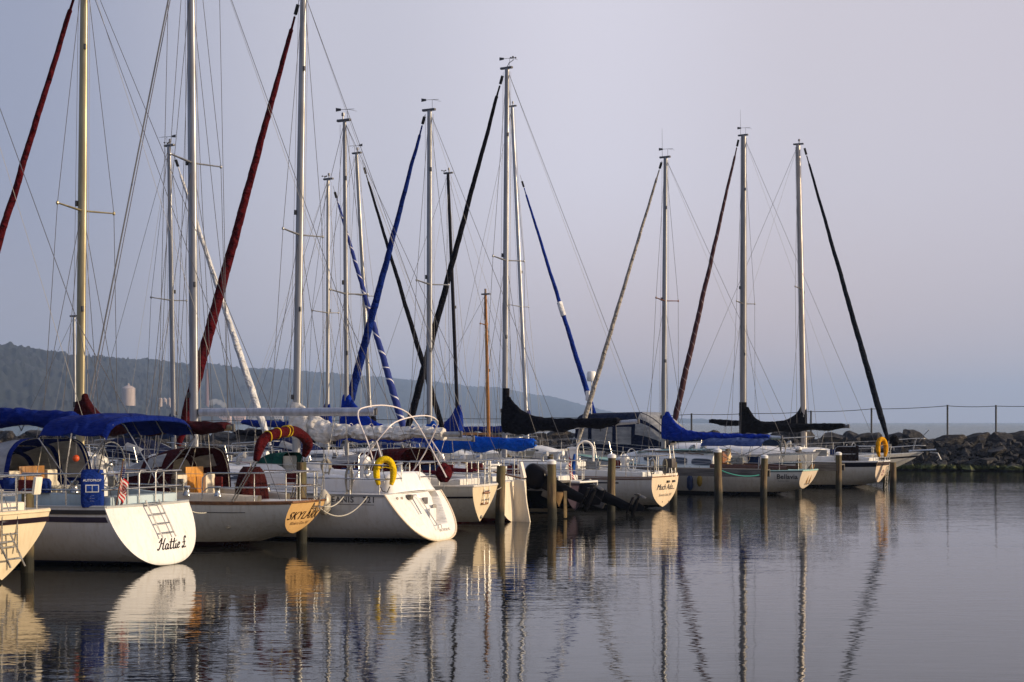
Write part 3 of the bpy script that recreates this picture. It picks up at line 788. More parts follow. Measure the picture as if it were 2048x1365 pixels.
pushpit(r, h, .64, 2.0, r=.016); pulpit(r, h); lifelines(r, h, 2.0)
for y_ in (.95, -.95):
    for x_ in (2.5, 1.7): winch(r, (x_, y_, 1.12), 1.25)
# covered wheel and pedestal
pc = b.cl(503, 950)
MB().grid(lambda u, v: Vector((pc.x+.3*math.cos(2*PI*u)*(1-.25*v)*(1+.15*math.sin(u*PI*14)*(1-v)), .5*math.sin(2*PI*u)*(1-v**3)**.5*(1+.05*math.sin(u*PI*22)), .95+.78*v)), 60, 14, cu=True).build('wheel_cover', fabric((.04, .006, .006), .7), r, ang=80)
# stern arch with padded cover
A = [b.pl(463, 1003, 1.0), b.pl(512, 922, .95), b.pl(527, 880, .72), b.pl(560, 866, .3), b.pl(592, 864, -.35), b.pl(615, 885, -.85), b.pl(609, 912, -1.0), b.pl(583, 1005, -1.0)]
A[0].z = h.zs(.15); A[-1].z = h.zs(.15)
for off in (-.035, .035): MB().tube([p+Vector((off, 0, 0)) for p in (A[0], A[1])], .015, 6).build('arch_leg', STEEL, r); MB().tube([p+Vector((off, 0, 0)) for p in (A[-2], A[-1])], .015, 6).build('arch_leg', STEEL, r)
_, path = pad(r, 'arch_padding', fabric((.06, .003, .005), .7), A[1:-1], .115)
for f in (8, 11, 14, 15):
    c = path[f]; t = (path[f+1]-path[f-1]).normalized()
    u_ = t.cross(Vector((1, 0, 0))).normalized(); w_ = t.cross(u_)
    MB().tube([c+(u_*math.cos(2*PI*k/16)+w_*math.sin(2*PI*k/16))*.122+t*.02*math.sin(4*PI*k/16) for k in range(16)], .014, 6, closed=True).build('yellow_tie', fabric((.62, .42, .02)), r)
lettering('SKYLARK', .18, lambda u, v: h.T(-u*1.06+.0, .62+v, .012), plain((.02, .005, .004)), r, shear=.25, bold=.0, spacing=1.08)
lettering('Watkins Glen, NY', .07, lambda u, v: h.T(-u+.02, .5+v, .012), plain((.1, .04, .02)), r, shear=.15)
ladder(r, h.T(-.3, 1.0)+Vector((-.05, 0, .62)), h.T(-.3, .78)+Vector((-.08, 0, 0)), 4, .24, r=.015)
ladder(r, h.T(-.3, 1.0)+Vector((-.12, 0, .14)), h.T(-.3, .8)+Vector((-.16, 0, -.02)), 2, .24, r=.014, name='ladder_step')
m = MB().tube([h.at(1.45, .45, 1, -.02), h.at(1.45, .45, 1, .07)], .035, 10); m.build('exhaust_outlet', STEEL, r)
rig(r, h, b.cl(160, 930), b.cl(169, -75), .115, mmat=alloy((.5, .43, .26)), boom=(b.cl(166, 862), b.cl(466, 856), .07), spread=(zat(b, 163, 422),), sl=.98, forestay=None, backstay=True, kind=9)
sailcover(r, 'sail_cover', fabric(MAROON), b.cl(165, 850), b.cl(455, 852), hm=.72, hb=.15, drop=.22, w=.2, decay=14, seed=5)
furled(r, fabric(RED, .6), b.cl(168, -70), b.bow(), .05, .1, seed=2)
wire(r, b.cl(168, -60), b.cl(560, 1000), .007, 'backstay')

# --- wide white sloop with scooped transom
def rec3(y, z):
    q = sm((y+.86)/.07)*sm((.28-y)/.07)*sm((z-.33)/.05)
    q2 = sm((z-.35)/.04); k = clamp((z-.38)/.57); yl = mix(.06, -.5, k); a = mix(-.56, -.98, k)
    return .34*sm((y-a)/.06)*sm((yl-y)/.06)*q2
h = Hull(L=9.9, B=3.45, bs=.8, fs=1.08, fb=1.5, ks=.0, Rs=-.78, a0=.4, c0=2.3, sag=.02, camb=.16, rec=rec3)
b = Boat('sailboat', 'wide white sloop with bare bimini hoops and a scooped swim transom lettered Baltimore', 826, 35.3, HA, h, DKG); b3 = b; r = b.root
h.build(r, hullmat((.7, .7, .68), (.008, .01, .02), .06, (.6, .6, .58), .02), hullmat((.85, .83, .79), (.3, .25, .12), -.1, (.3, .25, .12), .0), gelcoat((.75, .75, .75), .4))
h.strip('sheer_line', plain((.05, .05, .06)), r, .035, .5, .225, .237); h.strip('rub_rail', plain((.22, .23, .24), .4), r, .0, 1, .0, .05, off=.022)
wm3 = gelcoat((.8, .8, .8))
b_ = h
coaming(r, h, .35, 3.4, .42, wm3, w=.3, inset=.55)
MB().grid(lambda u, v: Vector((-.05+.75*u, (v*2-1)*(1.12-.25*u**2), 1.05+.5*(1-abs(v*2-1)**6)**.5*sm(u*3+.15))), 10, 20).build('stern_seat', wm3, r, ang=60)
Sx = cabin(r, h, 3.4, 8.4, 1.2, .5, wm3, slope=3.0, wins=[(4.3, .5, .35, .16), (5.5, .5, .45, .17), (6.8, .45, .3, .15)])
MB().box((3.36, 0, 1.62), (.05, .6, .55)).build('companionway_board', glass(), r, bevel=.01)
MB().box((5.0, .1, 1.93), (.6, .55, .05)).build('hatch', glass(), r, bevel=.02); MB().box((6.6, 0, 1.88), (.5, .5, .05)).build('hatch', glass(), r, bevel=.02)
g1 = b.cl(640, 935); MB().grid(lambda u, v: Vector((mix(3.2, 4.0, u), .1+(v*2-1)*.5, 1.6+.38*(1-abs(v*2-1)**5)**.5*(1-u**4)**.5)), 12, 16).build('canvas_cover', fabric((.006, .05, .04)), r, ang=80)
for side in (1, -1): MB().grid(lambda u, v: Vector((mix(2.2, 3.6, u), side*(1.1+.05*math.cos(v*6.28)), 1.1+.52*sm(u*1.6)*(.5+.5*math.sin(v*6.28-1.57))+.1)), 10, 10, cv=True).build('cockpit_coaming', wm3, r)
pushpit(r, h, .66, 2.1, gate=.45, r=.016); pulpit(r, h); lifelines(r, h, 2.1)
def hoop(pts, nm='bimini_hoop', r_=.016, n=24):
    P = [Vector(p) for p in pts]; out = []
    for i in range(n+1):
        f = i/n*(len(P)-1); k = min(int(f), len(P)-2); g = f-k; p0 = P[max(k-1, 0)]; p1 = P[k]; p2 = P[k+1]; p3 = P[min(k+2, len(P)-1)]
        out.append(.5*((2*p1)+(p2-p0)*g+(2*p0-5*p1+4*p2-p3)*g*g+(3*p1-p0-3*p2+p3)*g**3))
    MB().tube(out, r_, 7).build(nm, gelcoat((.75, .68, .66)), r)
yy = 1.15
hoop([b.pl(762, 985, yy), b.pl(738, 893, yy), b.pl(719, 845, yy*.98), b.pl(717, 822, yy*.9), b.pl(735, 814, yy*.6), b.pl(765, 811, .2), b.pl(795, 816, -.4), b.pl(822, 832, -.95), b.pl(850, 875, -yy), b.pl(893, 955, -yy)])
hoop([b.pl(700, 975, yy), b.pl(738, 905, yy), b.pl(768, 866, yy*.95), b.pl(790, 845, yy*.7), b.pl(825, 834, .1), b.pl(855, 832, -.5), b.pl(873, 840, -.95), b.pl(873, 855, -yy), b.pl(845, 915, -yy), b.pl(808, 965, -yy)])
hoop([b.pl(753, 883, yy), b.pl(766, 925, yy)], n=2); hoop([b.pl(862, 880, -yy), b.pl(890, 922, -yy)], n=2)
lettering('OCEANIS   321', .135, lambda u, v: h.at(b.pl(700, 1000, 1.35).x-u, h.zs(.2)-.2+v, 1, .008), plain((.02, .02, .03)), r, spacing=1.15, bold=.02)
lettering('BALTIMORE MD', .06, lambda u, v: h.T(-u-.2, .2+v, .012), plain((.12, .1, .08)), r)
m = MB().tube([h.T(.56, .62, .06), h.T(.58, .95, .08), h.T(.5, 1.04, .09), h.T(.34, 1.04, .09), h.T(.26, .95, .09), h.T(.2, .36, .08)], .014, 7); m.build('swim_rail', STEEL, r)
m = MB().tube([h.T(.22, .25, .05), h.T(.22, .36, .12), h.T(.02, .36, .12), h.T(.02, .25, .05)], .012, 6); m.build('grab_handle', STEEL, r)
nx = .3
MB().box(h.T(.02, .88, .0)+Vector((-.02, 0, 0)), (.05, .22, .18)).build('shower_box', plain((.12, .11, .11), .4), r, bevel=.02)
MB().box(h.T(-.2, .7, .0)+Vector((-.02, 0, 0)), (.05, .2, .2)).build('transom_locker', plain((.3, .28, .25), .4), r, bevel=.03)
MB().box(h.T(.05, .58, .0)+Vector((-.02, 0, 0)), (.05, .34, .3)).build('folding_step', wm3, r, bevel=.03)
MB().tube([h.T(.62, 1.0, -.01), h.T(.62, 1.0, .12)], .06, 12).build('stern_light', plain((.15, .13, .1), .3), r)
for yv, zv in ((.85, .98), (1.02, .98)): MB().ell(h.T(yv, zv, .0), (.02, .05, .04), 10, 6).build('vent', plain((.3, .25, .2), .4), r)
MB().tube([h.P(0, PI/2*abs(k)/15, 1 if k > 0 else -1)+Vector((-.012, 0, 0)) for k in range(-15, 16)], .026, 6).build('transom_edge', gelcoat((.75, .62, .45)), r)
rig(r, h, b.cl(389, 930), b.cl(380, -230), .118, mmat=alloy((.42, .43, .46)), boom=(b.cl(400, 825), b.cl(750, 824), .1), spread=(zat(b, 384, 326), zat(b, 381, -20)), sl=1.05, kind=9, split=True, boommat=alloy((.62, .63, .68)))
wire(r, b.cl(381, -225), b.bow(), .022, 'furling_foil', plain((.2, .21, .24), .5, .3)); wire(r, b.cl(384, -225), b.bow()+Vector((-.2, .1, 0)), .012, 'furling_line', ropemat((.2, .2, .25)))
for px_, y_ in ((735, .95), (800, -.9), (700, .95)): winch(r, (b.pl(px_, 950, y_).x, y_, 1.52), 1.3)
wheel(r, (1.05, 0, 1.75), .46, z0=1.0)

# --- cream sloop with red bottom
h = Hull(L=9.8, B=3.15, bs=.47, fs=1.08, fb=1.5, ks=.16, Rs=.16, a0=.95, c0=1.55, sag=.06, camb=.03)
b = Boat('sailboat', 'cream sloop with red bottom paint, loosely flaked white mainsail and maroon spray hood', 971, 39.0, HA, h, DKG); b4 = b; r = b.root
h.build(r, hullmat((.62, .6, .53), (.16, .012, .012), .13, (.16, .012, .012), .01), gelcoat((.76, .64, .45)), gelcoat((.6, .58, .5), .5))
h.strip('sheer_stripe', plain((.015, .013, .02), .3), r, 0, 1, .25, .3); toerail(b, gelcoat((.66, .62, .55)), .035)
cabin(r, h, 3.0, 7.2, 1.0, .42, gelcoat((.7, .68, .64)), wins=[(3.9, .5, .4, .2), (5.2, .5, .5, .18)]); coaming(r, h, .6, 3.0, .25, gelcoat((.68, .66, .62)))
for side in (1, -1): MB().beam((.7, side*.95, 1.42), (3.0, side*1.0, 1.48), .1, .1).build('coaming_pad', fabric((.1, .01, .02)), r, bevel=.03)
S = hood(r, 'spray_hood', fabric((.045, .003, .005), .5), b.cl(838).x, 4.9, 1.08, 1.38, .66, wins=[(.45, .75, .08, .3), (.45, .75, .7, .92)])
pushpit(r, h, .64, 1.7, r=.016); pulpit(r, h); lifelines(r, h, 1.7)
ladder(r, h.T(-.05, 1.08)+Vector((0, 0, .62)), h.T(-.02, .62, .08), 5, .3, r=.016)
for f in (.9, .62): MB().tube([h.T(-.18, f, .03), h.T(.16, f, .03)], .03, 7).build('ladder_step', wood((.3, .15, .08)), r)
MB().ell(h.T(0, .28, .01), (.03, .05, .05), 8, 6).build('drain', plain((.2, .18, .16), .4), r)
rig(r, h, b.cl(592, 905), b.cl(607, -18), .112, boom=(b.cl(592, 872), b.cl(921, 869), .07), spread=(zat(b, 598, 470),), sl=1.0, kind=1, mmat=alloy((.46, .46, .46)))
SAILW = fabric((.72, .69, .64), 1.0)
def flaked(root, a, c, hm, hb, w, seed):
    a = Vector(a); c = Vector(c); d = c-a; L = d.length; ex = d.normalized(); ey = Vector((0, 0, 1)).cross(ex)
    def fn(u, v):
        q = u*L; an = 2*PI*v
        top = hb*(1-.3*u)+(hm-hb)*math.exp(-(q/.75)**1.6)
        top *= 1+.14*nz(q*3.1, seed)+.09*nz(q*8, seed+2); bot = -.27*(1-.4*u)*(1+.5*nz(q*1.4, seed+5))
        pinch = 1-.28*max(0, math.cos(q*2*PI/.62))**8
        z = (top+bot)/2+(top-bot)/2*math.sin(an)*pinch; cr = .35*nz(q*2.2, math.sin(an)*3.2, seed)+.18*nz(q*6, v*9, seed)
        ww = w*(1.15-.7*clamp((z-bot)/max(top-bot, .1))**2)*pinch*(1+cr)
        return a+ex*q+ey*(ww*math.cos(an)+.05*nz(q*5, z*9, seed))+Vector((0, 0, z+.035*nz(q*7, v*7, seed)))
    m = MB().grid(fn, 120, 34, cv=True); m.add([fn(0, j/34) for j in range(34)], [tuple(range(34))]); m.add([fn(1, j/34) for j in range(34)], [tuple(range(34))])
    sail = m.build('flaked_mainsail', SAILW, root, ang=60)
    k = .62
    while k < L: 
        cc = a+ex*k
        MB().tube([cc+ey*(.15*math.cos(t))+Vector((0, 0, .02+.2*math.sin(t))) for t in [2*PI*i/14 for i in range(14)]], .008, 5, closed=True).build('sail_tie', ropemat((.5, .5, .55)), sail); k += .62
flaked(r, b.cl(583, 862), b.cl(888, 866), .9, .2, .2, 12)
furled(r, fabric(RED, .6), b.cl(600, -5), b.bow(), .05, .155, t0=.04, t1=.96, seed=8)
def grillcover(bb, label, px, py, y, s=1., col=(.07, .003, .006)):
    p = bb.world(bb.pl(px, py, y)); g = thing('grill_cover', label, 'grill cover', p)
    MB().grid(lambda u, v: Vector((.2*s*math.cos(2*PI*u)*(1+.06*math.sin(u*40)*(1-v))*(math.sin(PI*clamp(v*.93+.07))**.6), .2*s*math.sin(2*PI*u)*(math.sin(PI*clamp(v*.93+.07))**.6), (v-.55)*.5*s)), 40, 16, cu=True).build('cover', fabric(col, .6), g, ang=80)
    MB().tube([(0, 0, -.2*s), (.0, 0, -.45*s)], .015, 6).build('rail_mount', STEEL, g); return g
grillcover(b, 'dark red cloth cover over a round grill clamped to the rail behind the scooped transom', 888, 943, 1.2)

# --- small white sloop with hung rudder
h = Hull(L=8.6, B=2.8, bs=.62, fs=1.08, fb=1.35, ks=-.02, Rs=-.12, a0=.5, c0=2.2, camb=.03)
b = Boat('sailboat', 'small white sloop with transom hung rudder blade and bright blue wedge of sail cover', 1022, 41.6, HB, h, DKG); b5 = b; r = b.root
h.build(r, hullmat((.66, .64, .58), (.16, .012, .012), .09, (.16, .012, .012), .01), gelcoat((.78, .68, .52)), DECK)
MB().poly([(-.1, -.02, 1.15), (-.42, -.02, 1.12), (-.5, -.02, .5), (-.62, -.02, -.1), (-.1, -.02, -.1)], (0, .05, 0)).build('rudder', gelcoat((.78, .7, .56)), r, bevel=.012)
for z in (.95, .62, .2): MB().tube([(-.02, -.06, z), (-.14, -.06, z-.0), (-.16, -.06, z-.08)], .014, 6).build('rudder_hinge', STEEL, r)
MB().beam((-.3, 0, 1.18), (1.1, 0, 1.45), .05, .04).build('tiller', TEAKM, r)
toerail(b, gelcoat((.6, .6, .58)), .025); cabin(r, h, 2.6, 6.4, .95, .45, gelcoat((.74, .74, .72)), wins=[(3.5, .5, .4, .2), (4.8, .5, .4, .18)], rail=TEAKM); coaming(r, h, .4, 2.6, .22, DECK)
for side in (1, -1): MB().beam((2.9, side*.9, 1.3), (5.6, side*.78, 1.42), .02, .06).build('hand_rail', wood((.14, .02, .02)), r)
pushpit(r, h, .62, 1.5, gate=.3); pulpit(r, h); lifelines(r, h, 1.5)
MB().beam(h.T(-.7, 1.05, .02)+Vector((0, 0, .1)), h.T(-.7, 1.05, .02)+Vector((.12, 0, .55)), .16, .1).build('motor_pod', gelcoat((.78, .72, .66)), r, bevel=.03)
rig(r, h, b.cl(694, 915), b.cl(689, 243), .07, boom=(b.cl(694, 872), b.cl(946, 878), .065), spread=(zat(b, 691, 588),), sl=.95, kind=9, boommat=alloy((.66, .66, .64)), forestay=b.bow(), mmat=alloy((.4, .4, .4)))
sailcover(r, 'sail_cover', fabric((.003, .028, .3)), b.cl(692, 868), b.cl(885, 874), hm=1.15, hb=.14, drop=.2, w=.14, decay=5.5, seed=14)

# --- black sloop
h = Hull(L=8.9, B=2.9, bs=.6, fs=.95, fb=1.3, ks=.08, Rs=.12, a0=.9, c0=1.9, camb=.05)
b = Boat('sailboat', 'black hulled sloop with bright blue boom cover and a white boot line', 1157, 45.2, HB, h, DKG); b6 = b; r = b.root
h.build(r, hullmat((.004, .004, .007), (.01, .01, .012), .03, (.42, .38, .3), .11), gelcoat((.055, .04, .06)), DECK)
toerail(b, plain((.5, .48, .44)), .03); cabin(r, h, 2.7, 6.7, .98, .42, gelcoat((.74, .74, .72)), wins=[(3.5, .5, .4, .2), (4.9, .5, .5, .18)]); coaming(r, h, .5, 2.7, .24, gelcoat((.7, .7, .67)))
for side in (1, -1): MB().beam((2.9, side*.95, 1.12), (6., side*.78, 1.28), .03, .05).build('rubbing_strake', wood((.16, .03, .03)), r)
pushpit(r, h, .62, 1.6); pulpit(r, h); lifelines(r, h, 1.6)
MB().tube([h.T(.62, .9)+Vector((-.05, 0, .05)), h.T(.62, .9)+Vector((-.3, 0, .05)), h.T(-.3, .9)+Vector((-.42, 0, .05)), h.T(-.34, .5)+Vector((-.42, 0, 0)), h.T(-.5, .45)+Vector((-.2, 0, 0))], .035, 8).build('motor_frame', gelcoat((.76, .74, .7)), r)
rig(r, h, b.cl(859, 915), b.cl(859, 222), .095, boom=(b.cl(861, 884), b.cl(1078, 886), .06), spread=(zat(b, 858, 569),), sl=.95, kind=1, mmat=alloy((.4, .41, .43)))
sailcover(r, 'sail_cover', fabric((.003, .075, .45)), b.cl(862, 882), b.cl(1070, 886), hm=.62, hb=.2, drop=.3, w=.16, decay=12, seed=20)
furled(r, fabric((.002, .016, .15), .6), b.cl(850, 230), b.bow(), .04, .14, t0=.03, t1=.95, seed=18)

# --- white sloop, name starts Much
h = Hull(L=10.4, B=3.1, bs=.58, fs=1.0, fb=1.45, ks=.06, Rs=.1, a0=.8, c0=2.7, sag=.08, camb=.05)
b = Boat('sailboat', 'white sloop with long black boom cover and script lettering on its shield shaped transom', 1331, 47.6, HC, h, DKG); b7 = b; r = b.root
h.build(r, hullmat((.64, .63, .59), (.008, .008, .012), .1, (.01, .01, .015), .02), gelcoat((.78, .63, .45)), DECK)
h.strip('rub_rail', wood((.12, .04, .02)), r, 0, 1, .02, .06, off=.014); h.strip('cove_line', plain((.015, .015, .025)), r, .1, .5, .14, .18)
h.strip('bulwark', gelcoat((.76, .7, .62)), r, 0, 1, -.1, .0, off=-.02); toerail(b, TEAKM, .02)
MB().grid(lambda u, v: Vector((-.04+.05*(abs(u*2-1))**2, (u*2-1)*h.half(0)*.97, h.zs(0)-.01+.11*v)), 10, 2).build('bulwark', gelcoat((.8, .7, .58)), r)
cabin(r, h, 3.1, 7.5, 1.0, .42, gelcoat((.7, .7, .67)), wins=[(4., .5, .4, .2), (5.4, .5, .5, .18)]); coaming(r, h, .6, 3.1, .22, DECK)
pushpit(r, h, .66, 1.8, r=.017); pulpit(r, h); lifelines(r, h, 1.8)
wheel(r, (1.2, 0, 1.5), .36, z0=1.)
lettering('Much Ado...', .19, lambda u, v: h.T(-u-.02, .6+v, .012), plain((.015, .015, .03)), r, shear=.35, bold=.0, spacing=.95)
lettering('Seneca Lake, NY', .09, lambda u, v: h.T(-u-.02, .4+v, .012), plain((.03, .02, .03)), r, shear=.3, bold=.0)
for yv in (.02, -.38): MB().box(h.T(yv-.1, .85, .03), (.05, .14, .07)).build('fairlead', plain((.04, .035, .03), .4), r, bevel=.01)
for yv in (.1, -.35): MB().ell(h.T(yv, .22, .0), (.02, .02, .02), 8, 5).build('drain', plain((.05, .05, .05)), r)
ladder(r, h.T(-.38, 1.0)+Vector((.05, 0, .98)), h.T(-.38, .98)+Vector((-.06, 0, .02)), 3, .26, r=.016)
MB().box((.0, -.3, 1.42), (.3, .3, .3)).build('stern_box', plain((.06, .05, .045)), r, bevel=.03)
rig(r, h, b.cl(1009, 915), b.cl(1014, 138), .1, boom=(b.cl(1012, 866), b.cl(1276, 843), .075), spread=(zat(b, 1012, 521),), sl=.95, kind=3, boommat=alloy((.6, .6, .62)), mmat=alloy((.43, .43, .44)))
MB().tube([b.cl(1012, 850), b.cl(1012, 777)], .115, 14).build('mast_boot', fabric((.004, .004, .007)), r)
sailcover(r, 'sail_cover', fabric((.004, .004, .008)), b.cl(1014, 854), b.cl(1240, 842), hm=1.0, hb=.2, drop=.24, w=.19, decay=6.5, lumps=3, seed=22)
furled(r, fabric((.004, .004, .008), .6), b.cl(1005, 152), b.bow(), .05, .125, t0=.025, t1=.96, seed=23)
MB().tube([b.pl(1170, 895, -.8), b.pl(1184, 895, -.7)], .02, 6)

# --- white sloop with aqua deck
h = Hull(L=10.2, B=3.0, bs=.5, fs=.92, fb=1.4, ks=.24, Rs=.3, a0=.62, c0=2.6, sag=.1, camb=.05)
b = Boat('sailboat', 'white sloop with pale green deck and rounded cabin windows, lettered Bellavia on its side', 1621, 56.4, HC, h, DKG); b8 = b; r = b.root
aq = gelcoat((.3, .5, .45), .5)
h.build(r, hullmat((.66, .65, .6), (.01, .01, .014), .09, (.01, .01, .014), .02), gelcoat((.78, .66, .52)), aq)
h.strip('rub_rail', plain((.03, .03, .035)), r, 0, 1, .0, .03, off=.014); toerail(b, aq, .03)
xw = b.pl(1404, 900, .9).x; xw2 = b.pl(1362, 900, .85).x
cabin(r, h, b.cl(1445).x, 8.1, 1.02, .62, gelcoat((.74, .74, .73)), wins=[(xw, .42, .42, .2), (xw2, .42, .32, .2), (xw2+1.3, .42, .3, .18)], rail=TEAKM)
MB().grid(lambda u, v: Vector((mix(b.cl(1440).x, 6.9, u), (v*2-1)*.82, h.zs(.5)+.66+.05*(1-(v*2-1)**2)-.1*u**3)), 8, 8).build('cabin_top', aq, r)
coaming(r, h, .7, b.cl(1445).x, .22, wood((.1, .035, .02)), aft=False)
for yy in (-.42, .42): MB().box((b.cl(1447).x, yy, 1.32), (.1, .34, .72)).build('cabin_bulkhead', gelcoat((.8, .58, .32)), r, bevel=.03)
MB().box((b.cl(1449).x, 0, 1.3), (.05, .42, .62)).build('companionway_board', wood((.3, .12, .05)), r, bevel=.01)
pushpit(r, h, .6, 1.6); pulpit(r, h); lifelines(r, h, 1.6)
bimini(r, fabric((.04, .07, .2), .4), b.pl(1541, 885, .1).x, b.pl(1420, 885, .1).x, .95, 1.98, b.cl(1480).x, h, crown=.16, drop=.12, bows=3, sag=.05)
lettering('Bellavia', .18, lambda u, v: h.at(b.pl(1573, 955, .9).x-u, .62+v, 1, .008), plain((.02, .02, .03)), r, bold=.02, shear=.12)
lettering('Seneca Lake', .055, lambda u, v: h.at(b.pl(1566, 955, .9).x-u, .52+v, 1, .008), plain((.2, .2, .2)), r)
ladder(r, h.T(-.1, .92)+Vector((0, 0, .22)), h.T(-.05, .42, .05), 1, .26, mat=wood((.5, .28, .1)), r=.022); MB().tube([h.T(-.18, .42, .05), h.T(.08, .42, .05)], .02, 6).build('ladder_foot', STEEL, r)
rig(r, h, b.cl(1327, 905), b.cl(1331, 316), .1, boom=(b.cl(1330, 868), b.cl(1563, 876), .07), spread=(zat(b, 1329, 602),), sl=.95, kind=5, boommat=alloy((.66, .7, .72)), smat=wood((.16, .05, .02)), mmat=alloy((.4, .41, .42)), lower=True)
sailcover(r, 'sail_cover', fabric((.003, .025, .27)), b.cl(1332, 872), b.cl(1540, 874), hm=.95, hb=.16, drop=.16, w=.17, decay=9, seed=25)
furled(r, fabric((.36, .33, .3), .6), b.cl(1324, 322), b.bow(), .04, .1, t0=.03, t1=.99, seed=26)

# --- white sloop with black sheer band, last of the row
h = Hull(L=10.0, B=3.1, bs=.5, fs=1.08, fb=1.5, ks=.22, Rs=.25, a0=.68, c0=2.5, sag=.08, camb=.05)
b = Boat('sailboat', 'white sloop with a broad black band under its deck edge, last stern of the row', 1768, 62.9, HC, h, DKG); b9 = b; r = b.root
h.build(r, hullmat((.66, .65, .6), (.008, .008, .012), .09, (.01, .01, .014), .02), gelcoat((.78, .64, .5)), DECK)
h.strip('sheer_stripe', plain((.008, .008, .014), .3), r, .0, 1, .02, .2); toerail(b, gelcoat((.7, .7, .7)), .03)
MB().grid(lambda u, v: h.T((u*2-1)*h.half(0)*.98, h.zs(0)-mix(.01, .16, v), .012), 10, 2).build('transom_band', plain((.03, .015, .015)), r)
cabin(r, h, b.cl(1640).x, 8., 1.02, .5, gelcoat((.74, .74, .74)), wins=[(5.3, .5, .4, .2), (6.5, .5, .3, .18)]); coaming(r, h, .6, b.cl(1640).x, .22, DECK)
for side in (1,): MB().grid(lambda u, v: Vector((mix(b.pl(1718, 900, .9).x, b.pl(1672, 900, .9).x, u), .95+.03*math.sin(u*22), 1.12+.62*v)), 24, 6).build('weather_cloth', fabric((.03, .02, .018)), r)
pushpit(r, h, .64, 1.7, r=.017); pulpit(r, h); lifelines(r, h, 1.7); wheel(r, (1.3, 0, 1.5), .34, z0=1.)
ladder(r, h.T(-.55, 1.05)+Vector((-.04, 0, .75)), h.T(-.55, .0)+Vector((-.12, 0, -.1)), 9, .26, r=.018)
m = MB()
for k in range(8): a = 2*PI*k/8; m.ell(h.T(-.1+.1*math.cos(a), .62+.1*math.sin(a), .008), (.006, .05, .022), 8, 5, Matrix.Rotation(a, 3, 'X'))
m.build('painted_emblem', plain((.22, .05, .09)), r)
rig(r, h, b.cl(1486, 905), b.cl(1487, 272), .14, boom=(b.cl(1490, 866), b.cl(1697, 853), .07), spread=(zat(b, 1486, 608),), sl=.95, kind=5, mmat=alloy((.34, .33, .32)), boommat=plain((.1, .1, .11)))
MB().tube([b.cl(1486, 880), b.cl(1486, 805)], .16, 14).build('mast_boot', fabric((.003, .003, .005)), r)
sailcover(r, 'sail_cover', fabric((.003, .003, .005)), b.cl(1492, 858), b.cl(1690, 852), hm=.95, hb=.2, drop=.2, w=.18, decay=11, seed=28)
furled(r, stripefabric((.035, .003, .008), (.25, .2, .22), 26, .06), b.cl(1477, 280), b.bow(), .045, .13, t0=.025, t1=.96, seed=29)
for px_, py_ in ((1731, 760),): pass

for bb, x0, x1, zt in ((b1, 3.0, 7.6, .5), (b2, 4.0, 7.9, .44), (b3, 3.4, 8.4, .52), (b4, 3.0, 7.2, .44), (b5, 2.6, 6.4, .47), (b6, 2.7, 6.7, .44), (b7, 3.1, 7.5, .44), (b8, 3.6, 8.1, .6), (b9, 3.4, 8.0, .5)):
    deckgear(bb, x0, x1, zt, int(x1*10))
# ------------------------------------------------------------------ boats lying bow out
def bowout(name, label, bowpx, bowY, hd, h, cat='sailboat', group='boats across the dock with their bows this way'):
    X = (bowpx-1024)*bowY/F; n = math.hypot(*hd); hx, hy = hd[0]/n, hd[1]/n
    return Boat(name, label, 0, 0, hd, h, group, cat, loc=(X-hx*h.L, bowY-hy*h.L))
HD = (.84, -.54)
def backboat(label, bowpx, bowY, mast, boom, covc, hm, furlc=None, furltop=None, L=9.4, fs=1.15, hullc=WHITE, bott=(.02, .02, .05), kind=9, mr=.08, mmat=None, sp=(), sl=.9, stripe=None, hoodc=None, fr=.1, hd=HD, seed=0, furlmat=None, boomr=.05, cw=.15, cabc=(.72, .72, .7), topk=.05, Rb=1.1, furlbot=None):
    h = Hull(L=L, B=L*.32, bs=.62, fs=fs, fb=fs+.3, ks=.1, Rs=.2, a0=.6, Rb=Rb)
    b = bowout('sailboat', label, bowpx, bowY, hd, h); r = b.root
    h.build(r, hullmat(hullc, bott, .1, bott, .02), gelcoat(hullc), DECK, nt=30, nh=12)
    if stripe: h.strip('sheer_stripe', plain(stripe, .3), r, 0, 1, .12, .2)
    toerail(b, gelcoat((.5, .5, .48))); cabin(r, h, L*.3, L*.74, L*.1, .45, gelcoat(cabc), wins=[(L*.42, .5, .4, .2), (L*.55, .5, .35, .18), (L*.64, .45, .2, .15)]); coaming(r, h, .5, L*.3, .22, DECK)
    pushpit(r, h); pulpit(r, h); lifelines(r, h, n=3)
    (x0, y0), (x1, y1) = mast
    bm = None
    if boom: bm = (b.cl(*boom[0]), b.cl(*boom[1]), boomr)
    rig(r, h, b.cl(x0, y0), b.cl(x1, y1), mr, mmat=mmat, boom=bm, spread=tuple(zat(b, (x0+x1)/2, y) for y in sp), sl=sl, kind=kind, forestay=b.bow() if not furlc and not furlmat else None)
    if covc: sailcover(r, 'sail_cover', fabric(covc), b.cl(*boom[0])+Vector((0, 0, .02)), b.cl(*boom[1]), hm=hm, hb=.2, drop=.17, w=cw, decay=9, seed=seed)
    if furlc or furlmat: furled(r, furlmat or fabric(furlc, .6), b.cl(*furltop), b.bow() if not furlbot else b.dk(furlbot, 0, .05), .04, fr, t0=topk, t1=.96, seed=seed+2)
    if hoodc: hood(r, 'spray_hood', fabric(hoodc), L*.26, L*.46, L*.12, fs+.25, .75, wins=[(.4, .8, .08, .3), (.4, .8, .7, .92)])  # dark hoods on several boats are added to deepen the shadow between hulls
    return b
